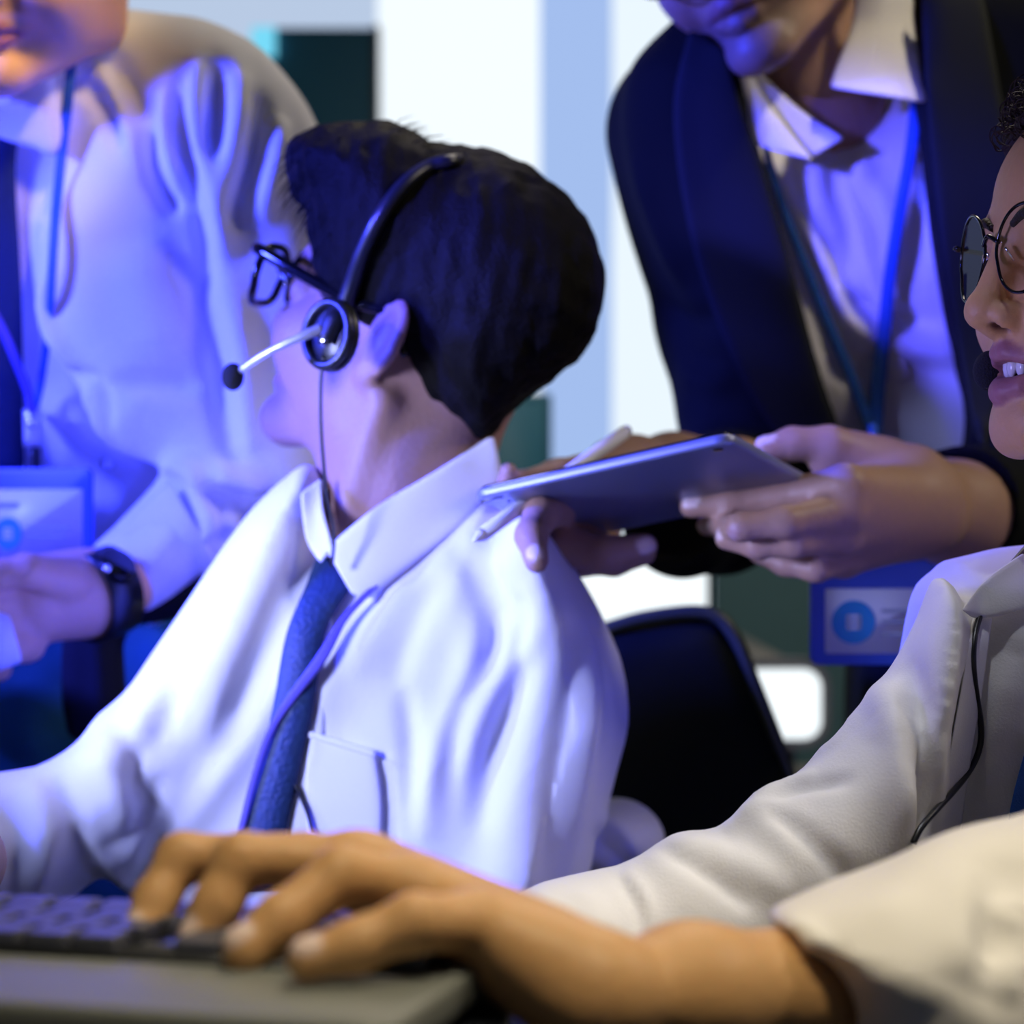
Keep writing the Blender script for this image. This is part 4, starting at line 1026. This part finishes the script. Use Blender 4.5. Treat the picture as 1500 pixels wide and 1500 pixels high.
# sleeves to both hands
S.chain([P(985, 190, 1.98), P(1060, 480, 2.0), P(1085, 690, 1.95)], [.060, .055, .045], .02)
S.chain([P(1085, 690, 1.95), P(1060, 745, 1.88), P(1000, 760, 1.81)], [.05, .050, .048], .02)
S.chain([P(1560, 300, 1.98), P(1590, 700, 1.92), P(1440, 745, 1.76)], [.07, .058, .050], .02)
S.chain([P(1440, 745, 1.76), P(1404, 745, 1.73)], [.052, .050], .01)
S.cut(Cone(P(975, 740, 1.765), P(905, 735, 1.70), .046, .050), .002); S.cut(Cone(P(1386, 742, 1.70), P(1330, 740, 1.64), .052, .056), .002)
vop = Slab([(1030, -40), (1080, 95), (1112, 210), (1165, 400), (1205, 560), (1262, 700), (1300, 760), (1400, 700), (1425, 612), (1404, 520), (1382, 400), (1364, 240), (1352, 120), (1360, -60), (1200, -120)], 1.86, .16, .004, az=-.22)
S.cut(vop, .004)
for pts, h, w in [([(925, 230), (960, 330), (1000, 420)], .006, .015), ([(960, 440), (1010, 470), (1060, 460)], -.006, .012), ([(990, 540), (1040, 560), (1080, 550)], .006, .012)]: S.fold(pts, h, w)
js = S
S.mesh('jacket', .0045, M['suit'], tm, noise=wrinkle(.0012, 20, seed=12))
# the tablet's place in the air, needed for the hands
A = P(693, 722, 1.54); B_ = P(1066, 638, 1.46); C_ = P(1189, 704, 1.595)
Ut = B_-A; Vt = C_-B_; Ut /= np.linalg.norm(Ut); Vt -= Ut*np.dot(Vt, Ut); lv = .166; lu = np.linalg.norm(B_-A)+.004; Vt /= np.linalg.norm(Vt); Nt = np.cross(Ut, Vt)
tc_ = (A+B_)/2+Vt*lv/2
if Nt[2] < 0: Nt = -Nt
def TD(px, py, r):
    """a point below the tablet's back, r picture-wide, touching it"""
    u = P(px, py, 1.)-np.array((0, 0, CZ)); o = np.array((0, 0, CZ)); d_ = np.dot(tc_-Nt*.005-o, Nt)/np.dot(u, Nt)
    q = o+u*d_; return q-Nt*0-u/np.linalg.norm(u)*(pr(r, 1.5)/max(.15, abs(np.dot(u/np.linalg.norm(u), Nt)))*.35+pr(r, 1.5)*.8)
S = Sdf((.42, .25, .17))
Wt, Rt, Ot = head(S, (.102, 0, -.090), P(1108, 92, 1.80), (-.42, -.80, -.42), (-.50, -.25, .85), 1.06, beard=(.20, .13, .10), lip=(.30, .13, .12))
S.add(Cone(Wt(-.03, 0, -.04), P(1200, 150, 1.93), .055, .058), .03)
S.core([P(1200, 150, 1.93), P(1250, 800, 2.05)], [.07, .10], ts_)
# left hand (right in the picture) gripping the tablet
S.chain([P(1480, 760, 1.80), P(1400, 752, 1.72), P(1330, 738, 1.655)], [pr(78, 1.8), pr(72, 1.7), pr(66, 1.655)], .02)
kn = [P(1238, 712, 1.565), P(1236, 748, 1.565), P(1232, 785, 1.58), P(1236, 818, 1.61)]
for i, q in enumerate(kn): S.add(Cone(P(1345, 735+i*8, 1.66), q, pr(58-i*2, 1.66), pr(32-i, 1.57)), .014)
S.add(Cone(P(1330, 700, 1.67), P(1215, 668, 1.65), pr(50, 1.67), pr(34, 1.65)), .016)
nl = (-.2, -.9, .3)
finger(S, [kn[0], TD(1140, 728, 25), TD(1070, 736, 22), TD(1012, 742, 18)], [pr(31, 1.56), pr(25, 1.53), pr(22, 1.52), pr(18, 1.53)], (0, -.8, .5), k=.006)
finger(S, [kn[1], P(1150, 765, 1.535), P(1085, 772, 1.535), TD(1035, 770, 16)], [pr(30, 1.56), pr(23, 1.53), pr(20, 1.53), pr(16, 1.54)], (0, -.8, .5), k=.006)
finger(S, [kn[2], P(1165, 795, 1.55), P(1110, 800, 1.555), P(1062, 790, 1.57)], [pr(28, 1.58), pr(21, 1.55), pr(18, 1.55), pr(15, 1.57)], (0, -.8, .5), k=.006)
finger(S, [kn[3], P(1195, 832, 1.58), P(1150, 826, 1.59), P(1110, 812, 1.60)], [pr(26, 1.6), pr(20, 1.58), pr(17, 1.58), pr(14, 1.6)], (0, -.8, .5), k=.006)
finger(S, [P(1290, 680, 1.665), P(1215, 652, 1.645), P(1160, 650, 1.64), P(1122, 660, 1.635)], [pr(42, 1.66), pr(28, 1.645), pr(24, 1.64), pr(20, 1.635)], (-.2, -.3, .9))
# right hand behind and under the tablet
S.chain([P(1080, 700, 1.88), P(985, 690, 1.82), P(905, 686, 1.745)], [pr(60, 1.88), pr(50, 1.82), pr(42, 1.745)], .02)
S.add(Cone(P(930, 690, 1.76), P(815, 706, 1.67), pr(44, 1.76), pr(32, 1.67)), .02)
S.add(Cone(P(930, 720, 1.76), P(850, 745, 1.68), pr(46, 1.76), pr(36, 1.68)), .02)
finger(S, [P(820, 702, 1.675), P(765, 712, 1.63), P(748, 706, 1.61), P(745, 690, 1.60)], [pr(30, 1.67), pr(22, 1.63), pr(18, 1.61), pr(13, 1.6)])
finger(S, [P(840, 730, 1.67), P(792, 755, 1.55), P(778, 785, 1.52), P(786, 822, 1.50)], [pr(32, 1.67), pr(25, 1.62), pr(22, 1.60), pr(17, 1.60)], (0, -1, 0))
finger(S, [P(860, 760, 1.68), P(830, 800, 1.63), P(885, 812, 1.615), P(945, 800, 1.62)], [pr(34, 1.68), pr(30, 1.63), pr(27, 1.615), pr(19, 1.62)], (0, -1, .1))
finger(S, [P(880, 770, 1.70), P(850, 820, 1.66), P(900, 822, 1.65), P(945, 812, 1.65)], [pr(32, 1.7), pr(24, 1.66), pr(21, 1.65), pr(16, 1.65)])
S.mesh('body', .0028, M['skin'], tm)
brows(Wt, Rt, 1.06, M['hair'], tm); eyes(Wt, Rt, 1.06, tm)
S = Sdf((0, 0, 0)); S.add(Ell(Wt(-.02, 0, .065), np.array((.112, .088, .088))*1.06, Rt), 0); S.cut(Ell(Wt(.11, 0, -.0), (.06, .10, .085), Rt), .01)
S.mesh('hair', .006, M['hair'], tm, noise=wrinkle(.002, 150, seed=2))
cloth('lapel', patch([(1010, 40), (985, 150), (1000, 300), (1040, 450), (1110, 600), (1190, 700)], [(1062, 70), (1090, 160), (1118, 240), (1168, 420), (1208, 570), (1255, 690)], js, off=(.006, .012), th=.004, n=26, smooth=30), M['lapel'], tm)
cloth('lapel', patch([(1348, -20), (1354, 120), (1364, 240), (1384, 400), (1408, 530), (1430, 640)], [(1440, -20), (1470, 150), (1500, 300), (1490, 420), (1470, 540), (1445, 660)], js, off=(.014, .006), th=.004, n=26, smooth=30), M['lapel'], tm)
cloth('collar', patch([(1252, -60), (1248, 30), (1222, 100), (1214, 128)], [(1335, -60), (1342, 30), (1352, 110), (1360, 152)], ts_, d=[1.835, 1.84, 1.835, 1.83], off=.0, th=.004, n=18, bulge=.008), M['shirt_cream'], tm)  # warm light put into the colour: creamier than the same shirt's other collar
cloth('collar', patch([(1054, 58), (1070, 108), (1090, 166), (1104, 212)], [(1086, 80), (1112, 128), (1142, 172), (1196, 238)], ts_, d=[1.845, 1.845, 1.84, 1.84], off=.0, th=.004, n=18, bulge=.004), M['shirt'], tm)
cloth('collar_stand', patch([(1080, 82), (1108, 130), (1138, 174), (1190, 232)], [(1100, 92), (1140, 132), (1186, 170), (1238, 202)], ts_, d=[1.852, 1.852, 1.850, 1.846], off=.0, th=.004, n=18), M['shirt'], tm)
cloth('placket', strip([(1232, 200), (1262, 300), (1290, 420), (1320, 560)], [26, 30, 32], ts_, off=.003, th=.002), M['shirt'], tm)
MB().sphere(P(1422, 767, 1.70), (.0055, .003, .0055)).build('cuff_button', M['chrome'], tm)
S = Sdf((0, 0, 0)); S.chain([(.435, 2.05, .72), (.42, 2.07, .10)], [.115, .07], .03); S.chain([(.56, 2.03, .72), (.60, 2.05, .10)], [.12, .07], .03)
S.mesh('trousers', .009, M['black_cloth'], tm)
for x in (.42, .60): MB().sphere((x, 1.98, .04), (.05, .14, .04)).build('shoe', M['black'], tm)
g3 = glasses('eyeglasses', Wt, Rt, 1.3, 'glasses whose lower rims show at the top edge on the man in the dark suit', x=.124, rim=.0012, lensr=(.027, .023), z=.008)
# lanyard and badge
ly = empty('lanyard', P(1270, 640, 1.85), 'bright blue lanyard hanging in a V over the open shirt of the suited man', 'lanyard')
cloth('strap', strip([(1112, 178), (1125, 230), (1150, 310), (1180, 390), (1212, 470), (1246, 550), (1275, 630)], [10, 11, 13, 15, 16], ts_, off=.014, th=.0016, n=36, smooth=14), M['strap'], ly)
cloth('strap', strip([(1342, 140), (1334, 220), (1318, 310), (1304, 400), (1296, 480), (1287, 560), (1280, 640)], [18, 19, 20, 22, 24], ts_, off=.014, th=.0016, n=36, smooth=14), M['strap'], ly)
MB().tube([P(1278, 625, 1.84), P(1284, 720, 1.78), P(1290, 800, 1.735)], .004, n=8, seg=8).build('clip', M['strap'], ly)
badge('name_badge', 1186, 1396, 792, 974, 1.72, 'blue badge holder with a round blue logo hanging below the tablet', 1249, 911, 32, (1208, 862, 1378, 957), lines=[(1290, 892, 1360, 897), (1290, 908, 1345, 913), (1290, 926, 1360, 931)])
tab = empty('tablet', tc_, 'silver-blue tablet held by the man in the dark suit', 'tablet')
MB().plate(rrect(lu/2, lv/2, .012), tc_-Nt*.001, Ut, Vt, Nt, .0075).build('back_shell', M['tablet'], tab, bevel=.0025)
MB().plate(rrect(lu/2-.003, lv/2-.003, .010), tc_+Nt*.0032, Ut, Vt, Nt, .002).build('screen', M['glass_black'], tab)
def tpt(u, v, n=-.0049): return tc_+Ut*(u*lu/2)+Vt*(v*lv/2)+Nt*n
MB().plate([(.0034*math.cos(t), .0034*math.sin(t)) for t in np.linspace(0, 6.283, 24, endpoint=False)], tpt(.86, -.88), Ut, Vt, Nt, .0012).build('camera_lens', M['glass_black'], tab)
MB().plate(rrect(.009, .0022, .002), tpt(-.88, -.90), Ut, Vt, Nt, .0012).build('speaker_slot', M['glass_black'], tab)
MB().plate(rrect(.0016, .0016, .0015), tpt(-.82, -.72), Ut, Vt, Nt, .0012).build('microphone_hole', M['grey'], tab)
st = empty('stylus', P(815, 695, 1.62), 'white stylus pen sticking out behind the tablet', 'stylus')
s0, s1 = P(694, 792, 1.51), P(914, 634, 1.66); t_ = (s1-s0)/np.linalg.norm(s1-s0)
MB().tube([s0+t_*.01, s1], .0050, n=16, seg=6).build('barrel', M['stylus'], st)
MB().tube([s0, s0+t_*.010], [.0012, .0050], n=16, seg=4).build('tip', M['stylus'], st)
MB().tube([s1, s1+t_*.005], [.0050, .0042], n=16, seg=4).build('end_cap', M['silver'], st)
